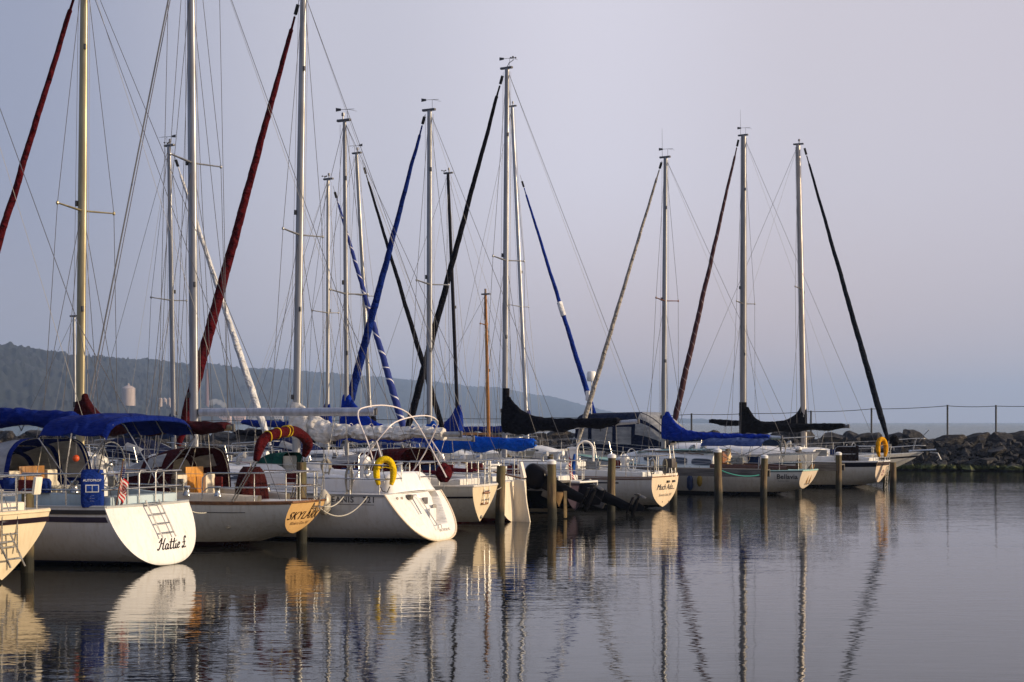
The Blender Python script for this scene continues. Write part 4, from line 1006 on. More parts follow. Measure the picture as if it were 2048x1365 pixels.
k1 = backboat('white sloop whose furled jib is wrapped in white cloth, beside the bare thick mast', 552, 50.7, ((348, 900), (338, 293)), ((345, 868), (250, 868)), (.03, .05, .12), .7, (.66, .66, .66), (347, 306), hoodc=(.006, .01, .04), kind=11, mr=.1, sp=(601,), sl=.85, seed=41, fr=.12, mmat=alloy((.4, .41, .43)))  # navy hood added to darken the gap behind the near hulls
k2 = backboat('small white sloop with blue and white spiral wrapped jib', 826, 57.0, ((655, 905), (656, 360)), ((655, 858), (486, 845)), (.003, .02, .2), .95, furlmat=stripefabric((.002, .018, .17), (.6, .6, .64), 16, .1), furltop=(666, 372), L=8.8, hoodc=(.004, .01, .06), kind=10, mr=.075, sp=(626,), sl=.8, seed=43, fr=.13, mmat=alloy((.62, .6, .56)), stripe=(.1, .01, .01))  # navy hood put in as extra shade between the boats
k3 = backboat('white sloop with black mast collar and black wrapped jib crossing the blue one', 903, 60.2, ((744, 905), (713, 308)), ((744, 866), (472, 866)), (.006, .005, .01), 1.0, (.004, .004, .007), (724, 322), L=9.4, hoodc=(.004, .004, .006), kind=9, mr=.085, sp=(592,), sl=.85, seed=45, fr=.11, mmat=alloy((.5, .49, .46)))  # black hood added for deeper shadow in this row
k4 = backboat('white sloop with a slim black mast and royal blue cover', 1040, 63.8, ((918, 905), (896, 348)), ((917, 866), (815, 858)), (.003, .02, .2), 1.2, None, None, L=9.0, kind=10, mr=.085, mmat=plain((.012, .011, .016), .35), seed=47, hoodc=(.01, .03, .15), cw=.2)
k7 = backboat('small cream daysailer with varnished wooden mast', 1070, 67.5, ((978, 905), (971, 590)), ((977, 868), (920, 868)), None, .6, None, None, L=7.6, kind=0, mr=.085, mmat=wood((.5, .2, .03), .3), sp=(650,), sl=.3, seed=49, hullc=(.6, .55, .42))
MB().tube([k7.cl(971, 640), k7.cl(971, 578)], [.07, .05], 8).build('mast_head', wood((.12, .05, .03)), k7.root)
k5 = backboat('white sloop with a bending silver mast, blue jib wrap showing one white patch', 1212, 70.5, ((1056, 905), (1024, 214)), ((1056, 862), (905, 858)), (.003, .02, .2), .95, (.002, .02, .2), (1040, 350), L=9.6, hoodc=(.03, .004, .005), kind=8, mr=.095, sp=(614,), sl=.85, seed=51, fr=.12, mmat=alloy((.62, .63, .64)))  # dark maroon hood added to stand for shade among the hulls
pt = k5.cl(1040, 350).lerp(k5.bow(), .475); pt2 = k5.cl(1040, 350).lerp(k5.bow(), .525); MB().tube([pt, pt2], .13, 10).build('sail_patch', fabric((.7, .7, .7)), k5.root)
k6 = backboat('white sloop with long flared bow and anchor roller pointing at the rocks, black boom cover', 1846, 66.2, ((1609, 905), (1596, 290)), ((1607, 858), (1420, 843)), (.004, .004, .007), 1.0, (.005, .007, .014), (1610, 300), L=11.6, fs=1.08, kind=8, mr=.12, sp=(578,), Rb=2.9, furlbot=1783, sl=.75, seed=53, fr=.13, hd=(.93, -.36), mmat=alloy((.5, .46, .42)), stripe=(.02, .02, .03), topk=.02)
r = k6.root; hk = k6.h
MB().tube([(hk.L-.6, .0, hk.zs(1)+.06), (hk.L+.55, 0, hk.zs(1)+.12)], .05, 8).build('bow_roller', STEEL, r)
m = MB().tube([(hk.L+.3, 0, hk.zs(1)+.02), (hk.L+.62, 0, hk.zs(1)-.02), (hk.L+.75, 0, hk.zs(1)-.3)], .03, 6); m.poly([(hk.L+.72, -.14, hk.zs(1)-.2), (hk.L+.74, .14, hk.zs(1)-.2), (hk.L+.5, 0, hk.zs(1)-.42)], (.02, 0, .02)); m.build('anchor', steel(.5, .3), r)
lettering('NY 80', .2, lambda u, v: hk.at(k6.pl(1738, 920, -1.2).x+u, hk.zs(.7)-.3+v, -1, .01), plain((.02, .02, .03)), r, bold=.02, spacing=1.2)
MB().tube([(hk.L-.1, -.3, hk.zs(1)+.6), (hk.L+.35, -.9, hk.zs(1)+1.0)], .015, 6).build('bow_light_arm', STEEL, r)
k0 = backboat('white sloop with a short silver mast below the hill crest', 262, 60.0, ((150, 905), (148, 634)), ((150, 866), (100, 866)), (.01, .03, .12), .6, None, None, L=7.4, kind=0, mr=.075, seed=55)

# --- cruiser with navy canopy
h = Hull(L=10.6, B=3.4, bs=.86, fs=1.15, fb=1.55, ks=-.2, Rs=-.05, a0=.5, Rb=1.5, m=.5, sag=.0)
b = bowout('motor_cruiser', 'white motor cruiser with rounded navy canopy and clear panels', 1641, 60.6, (.86, -.51), h, 'motorboat', None); r = b.root; mc = b
WG = gelcoat((.78, .78, .78))
h.build(r, hullmat((.72, .72, .71), (.02, .02, .03), .08, (.03, .03, .05), .04), WG, WG)
h.strip('rub_rail', plain((.3, .3, .32)), r, 0, 1, .0, .05, off=.02); h.strip('side_stripe', plain((.015, .025, .09)), r, .05, .98, .4, .46)
MB().grid(lambda u, v: Vector((mix(3.6, 9.9, u), (1 if math.cos(PI*v) > 0 else -1)*abs(math.cos(PI*v))**.5*1.35*(1-u**2.6)**.6, h.zs(.3+.65*u)+.62*abs(math.sin(PI*v))**.7*(1-u**1.8)**.75)), 26, 26).build('cabin', WG, r, ang=60)
for side in (1, -1):
    MB().grid(lambda u, v: Vector((mix(5.2, 7.9, u), side*(1.352*(1-((mix(5.2, 7.9, u)-3.6)/6.3)**2.6)**.6-.04*v)+side*.012, h.zs(.6)+mix(.12, .28, v)*(1-.4*u))), 14, 3).build('cabin_window', glass(), r)
# canopy
x0, x1 = .3, 4.7
def CN(u, v, o=0.):
    x = mix(x0, x1, u); top = 1.72*(1-.05*(1-u))*(1-clamp((u-.62)/.38)**1.7*.72)*(.97 if u > .03 else .93)
    ph = PI*v; cp, sp = math.cos(ph), math.sin(ph)
    return Vector((x, (1 if cp > 0 else -1)*(abs(cp)**.32*1.42+o), h.zs(0)+.35+(top+o)*abs(sp)**.42))
MB().grid(CN, 30, 30).build('canopy', fabric((.008, .014, .04), .4), r, ang=80)
for (u0, u1, v0, v1) in [(.05, .14, .005, .09), (.18, .4, .005, .1), (.44, .6, .005, .1), (.05, .14, .91, .995), (.18, .4, .9, .995), (.44, .6, .9, .995), (.66, .97, .22, .38), (.66, .97, .41, .59), (.66, .97, .62, .78), (.64, .95, .04, .16), (.64, .95, .84, .96)]:
    MB().grid(lambda u, v: CN(mix(u0, u1, u), mix(v0, v1, v), .015), 8, 8).build('clear_panel', vinyl(), r, ang=80)
for i in range(6): MB().tube([(5.+i*.9, -1.5+.09*i*i*.5, h.zs(.5)+.02), (5.+i*.9, -1.5+.09*i*i*.5, h.zs(.5)+.62)], .013, 6).build('rail_post', STEEL, r)
for side in (1, -1):
    MB().tube([(x, side*max(h.half(x/h.L)-.08, .05), h.zs(x/h.L)+.6*sm((x-4.2)/1.)) for x in [4.2+.32*i for i in range(21)]], .015, 6).build('bow_rail', STEEL, r)
rx = b.pl(1183, 750, -1.0).x; zr_ = b.pl(1183, 763, -1.0).z
MB().tube([(rx, -1.0, 1.1), (rx, -1.0, zr_)], .022, 7).build('radar_pole', gelcoat((.7, .7, .7)), r)
MB().lathe([(0, 0), (.17, .0), (.2, .06), (.2, .34), (.16, .42), (0, .44)], (rx, -1.0, zr_), 20).build('radar_dome', gelcoat((.85, .84, .82)), r)
MB().box((rx-.16, -1.0, b.pl(1175, 792, -1.0).z), (.18, .18, .42)).build('aerial_box', gelcoat((.82, .8, .8)), r, bevel=.03)
# --- small runabout by the rocks
h = Hull(L=6.8, B=2.5, bs=.85, fs=.95, fb=1.35, ks=-.1, Rs=-.05, a0=.5, Rb=1.2, m=.5, sag=0)
b = bowout('runabout', 'white runabout with black registration letters on its bow, moored below the rocks', 1142, 79.0, (.97, -.22), h, 'motorboat', None); r = b.root
h.build(r, hullmat((.75, .75, .74), (.02, .02, .03), .08, (.03, .03, .05), .04), WG, WG)
MB().grid(lambda u, v: Vector((mix(3.0, 6.4, u), (1 if math.cos(PI*v) > 0 else -1)*abs(math.cos(PI*v))**.5*1.0*(1-u**2.4)**.6, h.zs(.5)+.42*abs(math.sin(PI*v))**.7*(1-u**1.8)**.75)), 20, 20).build('foredeck', WG, r, ang=60)
MB().grid(lambda u, v: Vector((2.9+.5*v-.25*math.cos(PI*u), -.95+1.9*u, h.zs(.4)+.35+.42*(1-v))), 12, 4).build('windshield', glass(), r)
lettering('PA 3100 AZ', .24, lambda u, v: h.at(5.0+u, .98+v, -1, .012), plain((.02, .02, .02)), r, bold=.02, spacing=1.05)
for k in range(3): MB().ell((1.2+.5*k, -.3, h.zs(0)+.15), (.28, .4, .16)).build('seat', fabric((.01, .06, .05)), r)

# ------------------------------------------------------------------ things on and between the boats
def aimed(frm, px, py, Y): return ray(px, py, Y)-frm
def outboard(label, loc, rz, tilt, col, s=1., stripe=None):
    t = thing('outboard_motor', label, 'outboard motor', loc, rz)
    R = Matrix.Rotation(tilt, 3, 'Y')       # local +x runs from the engine to the propeller
    def tr(m): m.v = [tuple(R @ (Vector(v)*s)) for v in m.v]; return m
    cm_ = plain(col, .28); dk = plain((.005, .005, .007), .5)
    def cw(u, v):
        a = 2*PI*u; e = v; w = .2*(math.sin(PI*min(.5, e*.9+.05))**.5 if e < .5 else (1-((e-.5)/.5)**3)**.5)
        x = mix(-.34, .18, v); prof = (max(0, 1-abs(v*2-1)**3.2))**.5
        return Vector((x, .19*prof*abs(math.cos(a))**.7*(1 if math.cos(a) > 0 else -1), (.27-.05*v)*prof*abs(math.sin(a))**.8*(1 if math.sin(a) > 0 else -1)-.03))
    tr(MB().grid(cw, 28, 18, cu=True)).build('cowling', cm_, t, ang=60)
    if stripe: tr(MB().grid(lambda u, v: cw(mix(.05, .2, u), mix(.3, .72, v))*1.02+Vector((0, .004, .004)), 6, 6)).build('cowling_stripe', plain(stripe, .35), t)
    tr(MB().box((.24, 0, -.02), (.18, .22, .3))).build('powerhead_pan', dk, t, bevel=.03)
    tr(MB().grid(lambda u, v: Vector((mix(.25, 1.08, u), .065*math.cos(2*PI*v)*(1-.35*u), (.15-.07*u)*math.sin(2*PI*v)-.03)), 10, 14, cv=True)).build('leg', dk, t)
    tr(MB().box((1.0, 0, .02), (.03, .2, .42))).build('cavitation_plate', dk, t, bevel=.008)
    tr(MB().ell((1.12, 0, .02), (.06, .06, .26))).build('gearcase', dk, t)
    tr(MB().poly([(1.13, -.01, -.08), (1.34, -.01, .02), (1.34, -.01, .12), (1.13, -.01, .16)], (0, .02, 0))).build('skeg', dk, t)
    m = MB()
    for k in range(3):
        a = 2*PI*k/3; q = Matrix.Rotation(a, 3, 'Z'); m.ell(Vector((1.12, 0, .32))+q @ Vector((.09, 0, 0)), (.09, .05, .015), 10, 6, q @ Matrix.Rotation(.5, 3, 'X'))
    m.ell((1.12, 0, .3), (.035, .035, .07), 8, 6); tr(m).build('propeller', plain((.08, .08, .085), .35, .5), t)
    tr(MB().box((.3, 0, -.24), (.22, .16, .14))).build('mount_clamp', plain((.06, .06, .065), .4), t, bevel=.02)
    tr(MB().tube([(-.1, 0, -.28), (-.45, 0, -.42)], .022, 6)).build('tiller_handle', dk, t)
    return t
outboard('black outboard motor with red flash on its cowl, tilted up behind the hung rudder', ray(1079, 955, 43.0), math.atan2(-.3, .95), math.radians(24), (.006, .005, .007), 1.42, (.16, .004, .006))
outboard('all dark outboard motor tilted up against the tallest capped piling behind the black sloop', ray(1183, 981, 45.3), math.atan2(-.3, .95), math.radians(21), (.01, .01, .017), 1.25)
def horseshoe(label, loc, rz, col, s=1., tilt=.1):
    t = thing('horseshoe_buoy', label, 'life buoy', loc, rz); pts = []
    for k in range(13):
        a = math.radians(-62+304*k/12); pts.append(Vector((0, .0, 0))+Vector((tilt*math.sin(a)*.2, .19*s*math.cos(a), .3*s*math.sin(a))))
    pts = [Vector((0, .15*s, -.3*s)), Vector((0, .2*s, -.1*s)), Vector((.01, .2*s, .1*s)), Vector((.02, .13*s, .27*s)), Vector((.02, 0, .33*s)), Vector((.02, -.13*s, .27*s)), Vector((.01, -.2*s, .1*s)), Vector((0, -.2*s, -.1*s)), Vector((0, -.15*s, -.3*s))]
    pad(t, 'buoy_body', fabric(col, .5), pts, .085*s)
    MB().tube([(-.09*s, .17*s, .1*s), (-.1*s, 0, .14*s), (-.09*s, -.17*s, .1*s)], .012, 6).build('strap', fabric(sc(col, .7)), t)
    MB().tube([(0, .12*s, -.33*s), (-.02, .06*s, -.45*s), (-.03, -.05*s, -.48*s), (0, -.12*s, -.34*s)], .012, 6).build('lanyard', ropemat((.04, .04, .04)), t); return t
horseshoe('bright yellow horseshoe buoy on the stern rail above the scooped white transom', b3.world(b3.pl(770, 946, 1.15)), math.radians(100), (.75, .5, .01), .92)
horseshoe('amber yellow horseshoe buoy at the far end of the row, beside the tall ladder', b9.world(b9.pl(1764, 897, .55)), math.radians(125), (.65, .3, .005), 1.15)
grillcover(b9, 'round black cloth cover on the rail of the last stern near the rocks', 1788, 880, -1., 1.0, (.003, .003, .004))
def coil(label, loc, rz, hgt=.5, w=.12, col=(.42, .38, .3), n=6):
    t = thing('rope_coil', label, 'rope', loc, rz)
    for k in range(n):
        o = (k-n/2)*.016; hh = hgt*(1-.06*k+.1*nz(k*1.7))
        MB().tube([Vector((o, w*(.6+.08*k)*math.cos(a), -hh/2+hh/2*math.sin(a)+.01*nz(k, a))) for a in [2*PI*i/18 for i in range(18)]], .011, 5, closed=True, up=(1, 0, 0)).build('rope_loop', ropemat(col), t)
    MB().tube([Vector((.03*math.cos(a), .05*math.sin(a), -.05)) for a in [2*PI*i/10 for i in range(10)]], .014, 5, closed=True).build('rope_wrap', ropemat(col), t); return t
RZ = math.radians(95)
coil('pale rope coil hanging on the side rail near the green canvas cover', b3.world(b3.pl(652, 918, 1.1)), RZ, .45)
coil('long beige rope coil hung from the stern rail next to the yellow horseshoe buoy', b3.world(b3.pl(698, 935, 1.3)), RZ, .75, .09)
coil('grey rope coil hanging from the stern rail above the script named shield transom', b7.world(b7.pl(1305, 918, .7)), RZ-.2, .55, .09, (.25, .23, .2))
coil('second tangled rope coil on the rail of the script named shield transom, nearer the ladder', b7.world(b7.pl(1330, 918, .2)), RZ-.2, .5, .07, (.2, .19, .15))
coil('rope coil hanging on the boom end above Bellavia', b8.world(b8.pl(1566, 880, 0)), RZ-.1, .7, .12, (.3, .28, .25))
flag('faded red white and blue flag on a staff between the two outboard motors', ray(1146, 975, 45.6), .4, lean=(.1, .0), hgt=1.2, pole=1.15)
bf = thing('pennant', 'rolled plain blue pennant leaning beside the faded flag', 'pennant', ray(1143, 968, 45.9), 0)
MB().tube([(0, 0, 0), (.1, 0, .9)], .012, 6).build('staff', STEEL, bf)
MB().grid(lambda u, v: Vector((.09-.1*(1-v)+(.17*(1-abs(v-.35)))*(u-.5)+.01*math.sin(u*9), .02*math.sin(u*8), -.1+1.*v)), 10, 12).build('cloth', fabric((.01, .06, .3)), bf)
wb = thing('pedestal_box', 'tall narrow white box beside a white hoop on the sloop with long black boom cover', 'box', b7.world((2.75, 1.1, 1.02)), RZ-.15)
MB().beam((0, 0, 0), (.12, 0, .82), .26, .26).build('box_body', gelcoat((.8, .76, .7)), wb, bevel=.03)
MB().box((.13, 0, .84), (.34, .3, .1)).build('box_lid', gelcoat((.82, .8, .76)), wb, bevel=.04)
for z in (.3, .5): MB().box((-.1, 0, z), (.02, .1, .05)).build('latch', plain((.05, .05, .05)), wb)
hp = thing('white_hoop', 'white padded hoop standing on the deck beside the tall narrow box', 'hoop', b7.world((2.35, .95, 1.1)), RZ-.15)
MB().tube([(0, .26*math.cos(PI*k/14), .75+.26*math.sin(PI*k/14)) for k in range(15)][:0]+[(0, .26, 0)]+[(0, .26*math.cos(PI*k/14), .72+.28*math.sin(PI*k/14)) for k in range(15)]+[(0, -.26, 0)], .04, 10).build('hoop', gelcoat((.82, .78, .72)), hp)
def fender(label, loc, r_, L, col):
    t = thing('fender', label, 'fender', loc)
    MB().lathe([(0, -L/2-.03), (r_*.5, -L/2), (r_, -L/2+.1), (r_, L/2-.1), (r_*.5, L/2), (.03, L/2+.05), (0, L/2+.06)], (0, 0, 0), 14).build('fender_body', gelcoat(col), t)
    MB().tube([(0, 0, L/2), (0, 0, L/2+.35)], .01, 5).build('fender_rope', ropemat((.3, .3, .3)), t); return t
fender('blue fender hanging on the aqua decked sloop below the side rail', b8.world(b8.pl(1380, 966, 1.5)), .12, .55, (.01, .04, .16))
fender('yellow fender hanging beside the blue one', b8.world(b8.pl(1399, 962, 1.5)), .1, .4, (.35, .25, .03))
fender('dirty white fender squeezed between the tan transom and the wide white sloop', b3.world(b3.pl(648, 1006, 1.72)), .15, .5, (.5, .46, .38))

fl = thing('float', 'orange ball float hung from the clear side panel of the blue spray hood', 'float', b1.world(b1.pl(152, 917, 1.0)))
MB().ell((0, 0, 0), (.065, .065, .065), 14, 10).build('ball', plain((.6, .08, .01), .5), fl); MB().tube([(0, 0, .06), (0, 0, .3)], .006, 5).build('cord', ropemat((.3, .3, .3)), fl)
# mooring lines
def rope(label, a, b_, sag, col, r_=.014, name='mooring_line'):
    a = Vector(a); b_ = Vector(b_); d = b_-a
    o = MB().tube([d*(k/16)-Vector((0, 0, sag*4*(k/16)*(1-k/16))) for k in range(17)], r_, 6).build(name, ropemat(col), None, loc=a)
    tag(o, label, 'rope'); return o
rope('white mooring line drooping from the tan transom up to the wide white sloop', b2.world((.0, -.4, .85)), b3.world(b3.pl(737, 990, 1.42)), .32, (.6, .57, .5))
rope('second white line beside it, ending nearer the coil', b2.world((.1, -.5, .95)), b3.world(b3.pl(693, 985, 1.4)), .2, (.6, .57, .5))
rope('teal line from the moss streaked piling to the black cleated finger dock', ray(1440, 940, 52.1), ray(1520, 950, 54.6), .12, (.02, .22, .2), .02)
rope('dark stern line from the white sloop lettered Hattie L to the maroon sloop', b1.world((.3, -1.1, 1.2)), b2.world(b2.pl(412, 1026, 1.35)), .1, (.6, .58, .5), .012)
rope('blue line from the black sloop to its capped piling', ray(1095, 950, 42.6), b6.world((.3, 1., 1.0)), .08, (.02, .14, .4), .02)
rope('rope from the boat with hung rudder to the grey piling at its side', ray(1002, 975, 40.6), b4.world((.2, -.6, 1.1)), .1, (.3, .26, .2))

# ------------------------------------------------------------------ pilings, docks
PM = pilemat(); capm = plain((.75, .75, .74), .5)
def piling(label, px, ytop, Y, rad, cap=True, lean=0., grp='wooden mooring pilings'):
    X = (px-1024)*Y/F; top = CH-(ytop-HOR)*Y/F
    t = thing('mooring_piling', label, 'piling', (X, Y, 0), 0, grp); s_ = hash(label) % 97 if False else px*.37
    n = 22; prof = []
    def fn(u, v):
        a = 2*PI*u; z = mix(-.8, top, v); rr = rad*(1.04-.1*v)*(1+.05*nz(a, z*1.3, s_)+.03*nz(math.cos(a)*3, math.sin(a)*3, z*4+s_))
        return Vector((rr*math.cos(a)+lean*z+.012*nz(z, s_), rr*math.sin(a)+.02*nz(z*.8, s_+3), z))
    m = MB().grid(fn, 20, n, cu=True); m.add([fn(k/20, 1) for k in range(20)], [tuple(range(20))]); m.build('post', PM, t, ang=70)
    if cap:
        MB().lathe([(rad*1.06, -.05), (rad*1.06, .035), (rad*.5, .075), (0, .08)], (lean*top, 0, top), 20).build('cap', capm, t)
    return t
piling('piling between the cream sloop with ladders and Hattie L', 55, 984, 27.4, .115, False)
piling('dark piling rising behind the tan SKYLARK transom', 603, 925, 34.0, .12, False)
piling('bare grey piling against the pointed cream transom', 999, 932, 40.9, .125, False, .03)
piling('white capped piling with a bracket, in front of the black hull', 1105, 925, 42.6, .13, True, -.02)
piling('white capped piling touched by the dark outboard motor', 1222, 913, 46.0, .125, True, .015)
piling('piling just behind the script named shield transom', 1347, 925, 49.5, .12, False)
piling('white capped piling with teal line and mossy streaks', 1437, 902, 52.1, .14, True, -.02)
piling('white capped piling carrying the finger dock end by Bellavia', 1527, 914, 54.6, .125, True, .025)
piling('short capped piling seen over the deck behind Bellavia', 1597, 897, 60.8, .13)
piling('capped piling with a worn collar in front of the black banded hull', 1677, 908, 61.6, .125)
piling('piling under the tall ladder at the last stern', 1786, 925, 62.6, .13, False)
piling('slim piling tucked behind the last stern', 1771, 945, 64.0, .11, False)
o = thing('timber_bracket', 'triangular timber bracket bolted to the capped piling before the black hull', 'bracket', ray(1098, 985, 42.4)); MB().poly([(.1, .15, 0), (.4, .15, 0), (.4, .15, -.1), (.28, .15, -.42)], (0, .09, 0)).build('gusset', wood((.34, .2, .07), .7), o, bevel=.01); MB().box((.46, .22, -.35), (.09, .1, .75)).build('upright_board', wood((.4, .28, .12), .7), o, bevel=.01)
DW = dockwood()
def dock(name, label, a, b_, w, zt, th=.28, posts=0, grp=None):
    a = Vector((*a, 0)); b_ = Vector((*b_, 0)); d = b_-a; L = d.length
    t = thing(name, label, 'dock', a, math.atan2(d.y, d.x), grp)
    m = MB(); k = 0.
    while k < L-.1: m.box((k+.075, 0, zt-.02), (.138, w, .04)); k += .15
    m.build('deck_boards', DW, t, smooth=False)
    for s_ in (1, -1): MB().box((L/2, s_*(w/2+.032), zt-th/2+.01), (L, .06, th)).build('side_beam', DW, t, smooth=False, bevel=.008)
    for k in range(posts):
        x = L*(k+.5)/posts
        for s_ in (1, -1): MB().tube([(x, s_*(w/2+.19), -.8), (x, s_*(w/2+.19), zt+.55)], .12, 12).build('dock_post', PM, t)
    return t
d0 = Vector((math.cos(0), 0, 0))
# main dock lies beyond the bows, parallel to the line of sterns
dock('main_dock', 'long plank dock between the two rows of bows', (-22., 25.0), (1.5, 63.6), 1.7, .85, posts=14)
def finger(bb, label, px, Yp, L=7.6):
    X = (px-1024)*Yp/F; dock('finger_dock', label, (X, Yp), (X+bb.hx*L, Yp+bb.hy*L), .75, 1.0, posts=0, grp='finger docks')
finger(b8, 'narrow finger dock beside Bellavia, its grey beam crossing her hull', 1531, 54.9, 9.6)
finger(b9, 'narrow finger dock beside the black banded sloop', 1682, 61.9, 8.5)
finger(b6, 'narrow finger dock behind the black hulled sloop', 1128, 43.9, 8.)
finger(b4, 'narrow finger dock beside the hull with red bottom paint', 1008, 41.8, 8.)
# ------------------------------------------------------------------ water
def watermat(lake=False):
    t = NT('lake_water' if lake else 'harbour_water')
    g = t.n('ShaderNodeNewGeometry'); P = g.outputs['Position']
    def ns(sx, sy, sc_, det, rot=0., ro=.55):
        mp = t.n('ShaderNodeMapping'); mp.inputs['Scale'].default_value = (sx, sy, 1); mp.inputs['Rotation'].default_value = (0, 0, rot); t.l(P, mp.inputs[0])
        return t.noise(mp.outputs[0], sc_, det, ro)
    if lake:
        h = t.math('ADD', ns(.5, 1, .5, 4), t.math('MULTIPLY', ns(.4, 1, 2., 3), .4))
        t.bump(h, 1., .35)
        return t.done((.045, .085, .09), .25, IOR=1.22, **{'Specular IOR Level': .5})
    a = ns(.35, 1., .75, 3, .12)         # long low swell
    b_ = ns(.34, 1., 3.2, 3, -.08)        # ripples
    c = ns(.5, 1., 7., 2, .05)
    patch = t.ramp(ns(.5, 1.1, .055, 3, .4), [(.36, (.3,)*3), (.6, (1.,)*3)])
    # breeze reaches the open corner by the rocks: rougher further out
    sp = t.n('ShaderNodeSeparateXYZ'); t.l(P, sp.inputs[0])
    far = t.n('ShaderNodeMapRange'); t.l(sp.outputs[1], far.inputs[0]); far.inputs[1].default_value = 16; far.inputs[2].default_value = 70; far.inputs[3].default_value = .55; far.inputs[4].default_value = 1.9
    h = t.math('ADD', t.math('MULTIPLY', t.math('MULTIPLY', a, patch), .24), t.math('MULTIPLY', t.math('ADD', t.math('MULTIPLY', b_, .17), t.math('MULTIPLY', c, .07)), t.math('MULTIPLY', patch, far.outputs[0])))
    t.bump(h, 1., WB)
    return t.done((.012, .013, .012), .03, IOR=1.24)
WB = .055
far_line = lambda x: 97.0-.30*x            # centre line of the breakwater
me = MB(); N = 60
me.grid(lambda u, v: (mix(-260, 260, u), mix(-40, 112-.3*mix(-260, 260, u)*.999, v), 0), 40, 40)
tag(me.build('water', watermat(), None, smooth=False), None, None, None, 'structure')
me = MB(); R_ = [0]
me.add([(-7500, 8800, -.05), (7500, 8800, -.05), (7500, -700, -.05), (260, 112-.3*260, -.05), (-260, 112+.3*260, -.05), (-7500, 1400, -.05)], [(0, 1, 2, 3, 4, 5)])
tag(me.build('lake', watermat(True), None, smooth=False), None, None, None, 'structure')
me = MB().add([(-7600, -900, -4.), (7600, -900, -4.), (7600, 8900, -4.), (-7600, 8900, -4.)], [(0, 1, 2, 3)])
tag(me.build('lake_bed', plain((.04, .04, .03), .9), None, smooth=False), None, None, None, 'structure')

# ------------------------------------------------------------------ breakwater
def rockmat():
    t = NT('boulder_stone'); info = t.n('ShaderNodeObjectInfo'); P = t.coord('Object', (1, 1, 1))
    n = t.noise(P, 1.6, 9, .68); n2 = t.noise(P, 7, 6, .7)
    c = t.ramp(n, [(.3, (.003, .003, .004)), (.5, (.011, .011, .014)), (.62, (.05, .045, .042)), (.74, (.22, .18, .13))])
    tint = t.ramp(info.outputs['Random'], [(0., (.55, .58, .68)), (.5, (.85, .85, .9)), (.8, (1., .93, .84)), (1., (1.5, 1.35, 1.15))])
    c = t.mixc(1., c, tint, 'MULTIPLY')
    c = t.mixc(t.math('MULTIPLY', t.ramp(n2, [(.56, (0,)*3), (.66, (1,)*3)]), .5), c, (.16, .15, .14))
    g = t.n('ShaderNodeNewGeometry'); sp = t.n('ShaderNodeSeparateXYZ'); t.l(g.outputs['Position'], sp.inputs[0])
    z = t.math('ADD', sp.outputs[2], t.math('MULTIPLY', n, -.5)); f = t.n('ShaderNodeMapRange'); t.l(z, f.inputs[0])
    f.inputs[1].default_value = .0; f.inputs[2].default_value = .14; f.inputs[3].default_value = 1; f.inputs[4].default_value = 0
    c = t.mixc(f.outputs[0], c, t.ramp(n2, [(.35, (.03, .04, .008)), (.65, (.12, .14, .025))]))
    f2 = t.n('ShaderNodeMapRange'); t.l(sp.outputs[2], f2.inputs[0]); f2.inputs[1].default_value = .05; f2.inputs[2].default_value = .14; f2.inputs[3].default_value = 1; f2.inputs[4].default_value = 0
    c = t.mixc(f2.outputs[0], c, (.012, .012, .01))
    t.bump(t.math('ADD', n, t.math('MULTIPLY', n2, .35)), 1., .22)
    return t.done(c, .82)
ROCK = rockmat()
def bw(x): return far_line(x)
def rockmesh(seed, sub=3):
    bm = bmesh.new(); bmesh.ops.create_icosphere(bm, subdivisions=4, radius=1.)
    rnd = random.Random(seed)
    planes = [(Vector((rnd.uniform(-1, 1), rnd.uniform(-1, 1), rnd.uniform(-1, 1))).normalized(), rnd.uniform(.42, .8)) for _ in range(15)]
    planes += [(Vector((0, 0, 1)), rnd.uniform(.55, .75)), (Vector((0, -1, 0)), rnd.uniform(.6, .8))]
    for v in bm.verts:
        for n_, d in planes:
            k = v.co.dot(n_)-d
            if k > 0: v.co -= n_*k*.985
        q = v.co*1.7+Vector((seed*3.1, 0, 0)); v.co *= 1+.12*noise.noise(q)+.06*noise.noise(q*3)+.035*noise.noise(q*8)
    me_ = bpy.data.meshes.new('boulder'); bm.to_mesh(me_); bm.free()
    for p in me_.polygons: p.use_smooth = True
    me_.set_sharp_from_angle(angle=math.radians(20)); me_.materials.append(ROCK); return me_
RM = [rockmesh(k) for k in range(14)]
# core of the mound
def core(u, v):
    x = mix(-130, 110, u); y0 = bw(x); s_ = v*2-1
    z = 1.75*(1-abs(s_)**2.2)-.6*abs(s_); return Vector((x, y0+s_*5.2, z+.25*nz(x*.8, v*9)+.12*nz(x*2.3, v*20)))
tag(MB().grid(core, 500, 20).build('breakwater_core', ROCK, None, ang=25), None, None, None, 'structure')
rnd = random.Random(11); boulders = 0
def boulder(x, y, z, s, rz_, k, lab, grp):
    global boulders
    o = bpy.data.objects.new('boulder', RM[k % 14]); COL.objects.link(o); o.location = (x, y, z); o.scale = s
    o.rotation_euler = (rnd.uniform(-.25, .25), rnd.uniform(-.25, .25), rz_)
    o['label'] = lab; o['category'] = 'boulder'; o['group'] = grp; boulders += 1
x = -46.
while x < 44:                               # crest blocks, big and squared
    w = rnd.uniform(.8, 1.7); y = bw(x)-1.0+rnd.uniform(-.5, .4); big = x > -2
    boulder(x+w*.7, y, 1.6+rnd.uniform(-.07, .1), (w*1.0, rnd.uniform(.8, 1.2), rnd.uniform(.62, .85)), rnd.uniform(-.3, .3), int(x*7) % 14, 'squared dark block on the crest of the breakwater under the rail', 'crest blocks of the breakwater')
    x += w*1.02
x = -44.
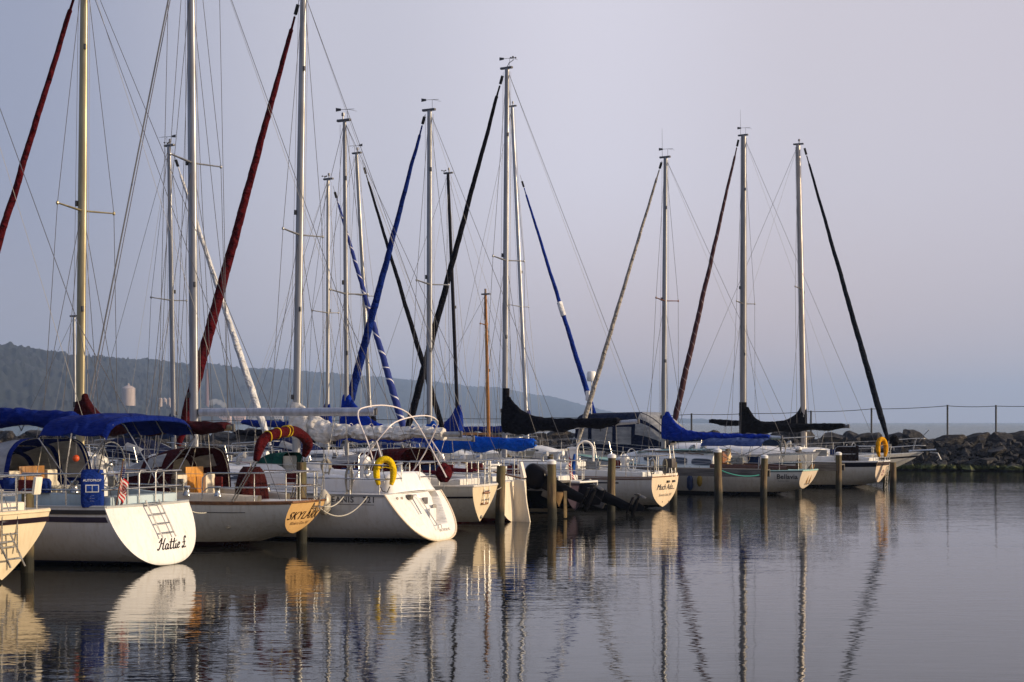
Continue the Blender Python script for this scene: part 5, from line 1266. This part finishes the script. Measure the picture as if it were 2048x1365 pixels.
while x < 44:
    w = rnd.uniform(.45, 1.25); y = bw(x)-2.9+rnd.uniform(-.5, .5)
    boulder(x+w*.6, y, .95+rnd.uniform(-.2, .3), (w, rnd.uniform(.6, 1.), rnd.uniform(.45, .8)), rnd.uniform(-3, 3), int(x*11) % 14, 'rough grey boulder on the middle slope of the breakwater', 'slope boulders of the breakwater')
    x += w*1.05
x = -6.
while x < 44:
    w = rnd.uniform(.3, 1.0); y = bw(x)-4.6+rnd.uniform(-.5, .5)
    boulder(x+w*.6, y, .22+rnd.uniform(-.15, .3), (w, rnd.uniform(.4, .9), rnd.uniform(.3, .6)), rnd.uniform(-3, 3), int(x*13) % 14, 'green tinged boulder at the water edge of the breakwater', 'waterline boulders of the breakwater')
    x += w*.85
rub = MB()
for k in range(1500):                        # loose rubble filling the gaps
    xx = rnd.uniform(-8, 42); sl = rnd.uniform(1.6, 5.3); yy_ = bw(xx)-sl; zz = 1.7-(sl-1.2)*.38+rnd.uniform(-.1, .15); s_ = rnd.uniform(.08, .36)
    base = [Vector(v) for v in ((1, 0, 0), (-1, 0, 0), (0, 1, 0), (0, -1, 0), (0, 0, 1), (0, 0, -1))]
    q = Matrix.Rotation(rnd.uniform(0, 6), 3, Vector((rnd.random(), rnd.random(), rnd.random()+.1)).normalized())
    vs = [Vector((xx, yy_, zz))+q @ (b_*s_*rnd.uniform(.7, 1.3)) for b_ in base]
    rub.add(vs, [(0, 2, 4), (2, 1, 4), (1, 3, 4), (3, 0, 4), (2, 0, 5), (1, 2, 5), (3, 1, 5), (0, 3, 5)])
tag(rub.build('rubble', ROCK, None, smooth=False), None, None, None, 'stuff')
# rail along the crest
rl = thing('guard_rail', 'thin post and wire rail running along the top of the breakwater', 'railing', (0, bw(0), 0))
RAILM = plain((.035, .04, .05), .5, .5)
posts = [(560, 2.9), (740, 2.95), (915, 3.0), (1104, 3.05), (1245, 3.15), (1383, 3.25), (1500, 3.3), (1622, 3.4), (1743, 3.55), (1895, 3.72), (1992, 3.7), (2110, 3.75)]
tops = []
for px, zt in posts:
    k = (px-1024)/F; Y = 97.0/(1+.30*k); X = k*Y
    MB().tube([(X, Y-bw(0), 1.3), (X, Y-bw(0), zt)], .055, 8).build('rail_post', RAILM, rl); tops.append(Vector((X, Y-bw(0), zt-.06)))
pp = []
for i in range(len(tops)-1):
    for k in range(8): pp.append(tops[i].lerp(tops[i+1], k/8)-Vector((0, 0, .05*4*(k/8)*(1-k/8))))
pp = [tops[0]+Vector((-14, 4.2, -.1))]+pp+[tops[-1]]
MB().tube(pp, .02, 5).build('rail_wire', RAILM, rl)

# ------------------------------------------------------------------ hills, far shore
RID = [(-1500, 640), (-600, 660), (0, 687), (60, 695), (124, 704), (139, 710), (281, 719), (405, 730), (512, 734), (650, 745), (762, 754), (807, 758), (1002, 777), (1060, 786), (1108, 795), (1171, 812), (1230, 826), (1330, 836), (1500, 842)]
def ridge(px):
    for (a, ya), (b_, yb) in zip(RID, RID[1:]):
        if px <= b_: return mix(ya, yb, clamp((px-a)/(b_-a)))
    return 842
def hd_(px): return mix(1500., 6200., sm((px+50)/1300)), mix(1000., 4200., sm((px-100)/1200))
def hillpt(px, s_):
    yr, ys = hd_(px); Y = mix(ys, yr*1.25, s_); k = (px-1024)/F
    zr = CH+(HOR-ridge(px))*yr/F; f = (Y-ys)/(yr-ys)
    z = zr*sm(f*.92)**.75 if f < 1.05 else zr*sm(.966)**.75-(f-1.05)*40
    z += (zr*.07*nz(px*.011, f*3))*sm(f)
    q = Vector((k*Y, Y, 0))*(1/17.); n_ = noise.noise(q*.4)*3.5+noise.noise(q)*4.2+noise.noise(q*2.3)*3.+noise.noise(q*5)*1.3
    return Vector((k*Y, Y, z+n_*sm(f*5)*1.3-1.5))
def hillmat():
    t = NT('wooded_slope'); g = t.n('ShaderNodeNewGeometry'); mp = t.n('ShaderNodeMapping'); mp.inputs['Scale'].default_value = (1, 1, 1); t.l(g.outputs['Position'], mp.inputs[0])
    n = t.noise(mp.outputs[0], .03, 8, .6); n2 = t.noise(mp.outputs[0], .006, 4)
    c = t.ramp(n, [(.35, (.002, .006, .009)), (.55, (.006, .012, .015)), (.75, (.012, .02, .02))])
    c = t.mixc(t.ramp(n2, [(.5, (0,)*3), (.62, (.5,)*3)]), c, (.018, .026, .026)); t.bump(n, .35, 3.)
    return t.done(c, .95)
tag(MB().grid(lambda u, v: hillpt(mix(-1500, 1500, u), v), 760, 70).build('hills', hillmat(), None, ang=180), None, None, None, 'structure')
def onhill(px, py):
    for i in range(1, 100):
        p = hillpt(px, i/100)
        if HOR-(p.z-CH)*F/p.y <= py: return p
    return hillpt(px, .9)
PALE = plain((.4, .33, .3), .8)
def tank(label, px, py0, py1, wpx, name='storage_tank', cat='tank'):
    p = onhill(px, py1+1); s_ = p.y/F; H = (py1-py0)*s_; R = wpx*s_/2
    t = thing(name, label, cat, (p.x, p.y-R*1.5, p.z-3)); MB().lathe([(R, 0), (R, H*.8+3), (R*1.02, H*.81+3), (R*.6, H*.94+3), (R*.15, H+3), (0, H+3)], (0, 0, 0), 32).build('shell', PALE, t)
    MB().lathe([(R*.14, H*.98+3), (R*.14, H*1.1+3), (0, H*1.12+3)], (0, 0, 0), 10).build('roof_vent', PALE, t)
    MB().tube([(R*1.02, -R*.2, 0), (R*1.02, -R*.2, H*.85+3)], R*.03, 6).build('stair', plain((.3, .28, .26)), t); return t
tank('big round pale storage tank on the wooded slope', 262, 774, 808, 27)
for i, (px, w) in enumerate(((322, 9), (331, 9), (340, 8))):
    tank(['westernmost slim silo of three, closest to the round tank', 'middle slim silo of the three on the slope', 'slim silo of three, farthest from the round tank'][i], px, 796, 809, w, 'silo', 'silo')
p = onhill(420, 812); s_ = p.y/F
ch = thing('chimney', 'tall slender brick chimney in front of the wooded slope', 'chimney', (p.x, p.y-20, p.z-3)); H = 76*s_; R = 3.6*s_
MB().lathe([(R*1.25, 0), (R, H*.5), (R*.85, H), (R*.7, H), (R*.7, H-4)], (0, 0, 0), 20).build('stack', plain((.16, .09, .08), .8), ch); MB().lathe([(R*.9, H-1.5), (R*1.0, H-1.2), (R*1.0, H-.2), (R*.88, H)], (0, 0, 0), 20).build('crown_ring', plain((.12, .08, .07), .8), ch)
rnd = random.Random(5)
for i, (px, w, h_, c) in enumerate(((452, 26, 15, (.5, .36, .32)), (482, 22, 9, (.6, .42, .36)), (505, 30, 12, (.42, .4, .38)), (556, 24, 8, (.55, .5, .46)), (600, 30, 7, (.5, .3, .26)), (225, 22, 5, (.5, .48, .46)), (386, 12, 22, (.6, .6, .6)))):
    p = onhill(px, 841); s_ = p.y/F; W = w*s_; Hh = h_*s_+4
    bl = thing('plant_building', ['tallest pink block of the salt plant under the steam', 'low pinkish shed beside the steam', 'grey shed with flat roof past the steam', 'pale shed seen between mast stays', 'reddish long low shed near the thick mast foot', 'small pale shed under the round tank', 'narrow white tower block before the chimney'][i], 'building', (p.x, p.y-10, p.z-4), 0, 'plant buildings on the far shore')
    MB().box((0, 0, Hh/2), (W, W*.6, Hh)).build('wall', plain(c, .8), bl, smooth=False)
    MB().poly([(-W*.52, -W*.33, Hh), (W*.52, -W*.33, Hh), (W*.52, 0, Hh+W*.09), (-W*.52, 0, Hh+W*.09)], (0, .2, .5)).build('roof', plain((.3, .22, .2), .8), bl, smooth=False)
    for k in range(5): MB().box((W*(-.4+.2*k), -W*.3-.05, Hh*.6), (W*.08, .2, Hh*.16)).build('window', plain((.12, .12, .14), .4), bl, smooth=False)
# steam
t = bpy.data.materials.new('steam'); t.use_nodes = True; nt_ = t.node_tree; nt_.nodes.remove(nt_.nodes['Principled BSDF'])
pv = nt_.nodes.new('ShaderNodeVolumePrincipled'); pv.inputs['Color'].default_value = (.97, .97, .97, 1); pv.inputs['Density'].default_value = .07
nt_.links.new(pv.outputs[0], nt_.nodes['Material Output'].inputs['Volume'])
p = onhill(452, 830); s_ = p.y/F
m = MB()
for k in range(16):
    f = k/15; m.ell((mix(14, -22, f)*s_*.9+rnd.uniform(-4, 4)*s_, 0+rnd.uniform(-3, 3)*s_, (14*math.sin(f*2.6+.2)*(1-.25*f)+rnd.uniform(-2, 3))*s_), tuple(rnd.uniform(3.2, 6.5)*s_ for _ in range(3)), 12, 8)
o = m.build('steam', t, None, loc=(p.x-4, p.y-40, CH+(HOR-816)*s_)); rm = o.modifiers.new('r', 'REMESH'); rm.mode = 'VOXEL'; rm.voxel_size = 1.2*s_
tag(o, None, None, None, 'stuff')

# ------------------------------------------------------------------ haze
HZ = .0002
t = bpy.data.materials.new('haze'); t.use_nodes = True; nt_ = t.node_tree; nt_.nodes.remove(nt_.nodes['Principled BSDF'])
pv = nt_.nodes.new('ShaderNodeVolumePrincipled'); pv.inputs['Color'].default_value = (.46, .63, .92, 1); pv.inputs['Density'].default_value = HZ; pv.inputs['Anisotropy'].default_value = .2
nt_.links.new(pv.outputs[0], nt_.nodes['Material Output'].inputs['Volume'])
o = MB().box((0, 4000, 107), (15600, 10200, 224)).build('haze', t, None, smooth=False); tag(o, None, None, None, 'stuff')

# ------------------------------------------------------------------ sky, sun, camera
SUN_AZ = math.radians(-12); SUN_EL = math.radians(13)      # from +X, slightly behind the camera
sd = Vector((math.cos(SUN_AZ)*math.cos(SUN_EL), math.sin(SUN_AZ)*math.cos(SUN_EL), math.sin(SUN_EL)))
w = bpy.data.worlds.new('World'); scene.world = w; w.use_nodes = True; n = w.node_tree; bg = n.nodes['Background']
sky = n.nodes.new('ShaderNodeTexSky'); sky.sky_type = 'NISHITA'; sky.sun_disc = False; sky.sun_elevation = SUN_EL; sky.sun_rotation = PI/2-SUN_AZ
sky.air_density = 1.2; sky.dust_density = 4.; sky.ozone_density = 1.5
tc = n.nodes.new('ShaderNodeTexCoord'); sep = n.nodes.new('ShaderNodeSeparateXYZ'); n.links.new(tc.outputs['Generated'], sep.inputs[0])
def mth(op, a, b_=None, clampit=False):
    m_ = n.nodes.new('ShaderNodeMath'); m_.operation = op; m_.use_clamp = clampit
    for i, v in enumerate((a, b_)):
        if v is None: continue
        if isinstance(v, (int, float)): m_.inputs[i].default_value = v
        else: n.links.new(v, m_.inputs[i])
    return m_.outputs[0]
def rampn(fac, stops):
    r_ = n.nodes.new('ShaderNodeValToRGB'); el = r_.color_ramp.elements; r_.color_ramp.interpolation = 'EASE'
    while len(el) < len(stops): el.new(.5)
    for e, (p_, c) in zip(el, stops): e.position = p_; e.color = (*c, 1)
    n.links.new(fac, r_.inputs[0]); return r_.outputs[0]
# thin overcast veil: brighter and warmer to the sunward side, bluish grey away from it
side = mth('ADD', mth('MULTIPLY', sep.outputs[0], .8), .5, True)          # x of the direction, 0.5 = straight out
elev = mth('MULTIPLY', sep.outputs[2], 1.0, True)
def s2l(c): return tuple(((v/255)/12.92 if v <= 10 else (((v/255)+.055)/1.055)**2.4) for v in c)
lowc = rampn(side, [(0., s2l((134, 136, 152))), (.25, s2l((165, 162, 172))), (.42, s2l((192, 184, 190))), (.6, s2l((206, 186, 184))), (.8, s2l((192, 180, 184))), (1., s2l((235, 205, 180)))])
midc = rampn(side, [(0., s2l((130, 142, 172))), (.25, s2l((150, 156, 178))), (.42, s2l((194, 193, 206))), (.54, s2l((212, 209, 221))), (.66, s2l((203, 198, 208))), (.8, s2l((200, 194, 204))), (1., s2l((245, 220, 205)))])
topc = rampn(side, [(0., s2l((120, 135, 170))), (.3, s2l((145, 155, 185))), (.6, s2l((175, 180, 200))), (1., s2l((215, 205, 205)))])
def mixn(f, a, b_):
    m_ = n.nodes.new('ShaderNodeMix'); m_.data_type = 'RGBA'
    for s__, v in ((m_.inputs[0], f), (m_.inputs[6], a), (m_.inputs[7], b_)):
        if isinstance(v, (int, float)): s__.default_value = v
        else: n.links.new(v, s__)
    return m_.outputs[2]
f1 = n.nodes.new('ShaderNodeMapRange'); n.links.new(elev, f1.inputs[0]); f1.inputs[1].default_value = 0; f1.inputs[2].default_value = .17; f1.interpolation_type = 'SMOOTHSTEP'
f2 = n.nodes.new('ShaderNodeMapRange'); n.links.new(elev, f2.inputs[0]); f2.inputs[1].default_value = .26; f2.inputs[2].default_value = .7; f2.interpolation_type = 'SMOOTHSTEP'
veil = mixn(f2.outputs[0], mixn(f1.outputs[0], lowc, midc), topc)
bg.inputs[1].default_value = 1.1
bg2 = n.nodes.new('ShaderNodeBackground'); bg2.inputs[1].default_value = .05; n.links.new(sky.outputs[0], bg2.inputs[0])
n.links.new(veil, bg.inputs[0])
mxs = n.nodes.new('ShaderNodeMixShader'); mxs.inputs[0].default_value = .06
n.links.new(bg.outputs[0], mxs.inputs[1]); n.links.new(bg2.outputs[0], mxs.inputs[2]); n.links.new(mxs.outputs[0], n.nodes['World Output'].inputs['Surface'])

sl_ = bpy.data.lights.new('sun', 'SUN'); sl_.energy = 5.0; sl_.angle = math.radians(1.5); sl_.color = (1., .79, .54)
so = bpy.data.objects.new('sun', sl_); COL.objects.link(so); so.rotation_euler = sd.to_track_quat('Z', 'Y').to_euler()
cam = bpy.data.cameras.new('camera'); co = bpy.data.objects.new('camera', cam); COL.objects.link(co); scene.camera = co
co.location = (0, 0, CH); co.rotation_euler = (PI/2, 0, 0); cam.sensor_width = 36; cam.lens = F/2048*36; cam.shift_y = (HOR-682.5)/2048
cam.clip_start = .5; cam.clip_end = 20000
vs_ = scene.view_settings; vs_.view_transform = 'Standard'; vs_.look = 'None'; vs_.exposure = .08; vs_.gamma = 1
scene.cycles.use_denoising = True; scene.cycles.volume_bounces = 1; scene.cycles.max_bounces = 6; scene.cycles.diffuse_bounces = 3; scene.cycles.glossy_bounces = 3
scene.cycles.use_adaptive_sampling = True; scene.cycles.sample_clamp_indirect = 4
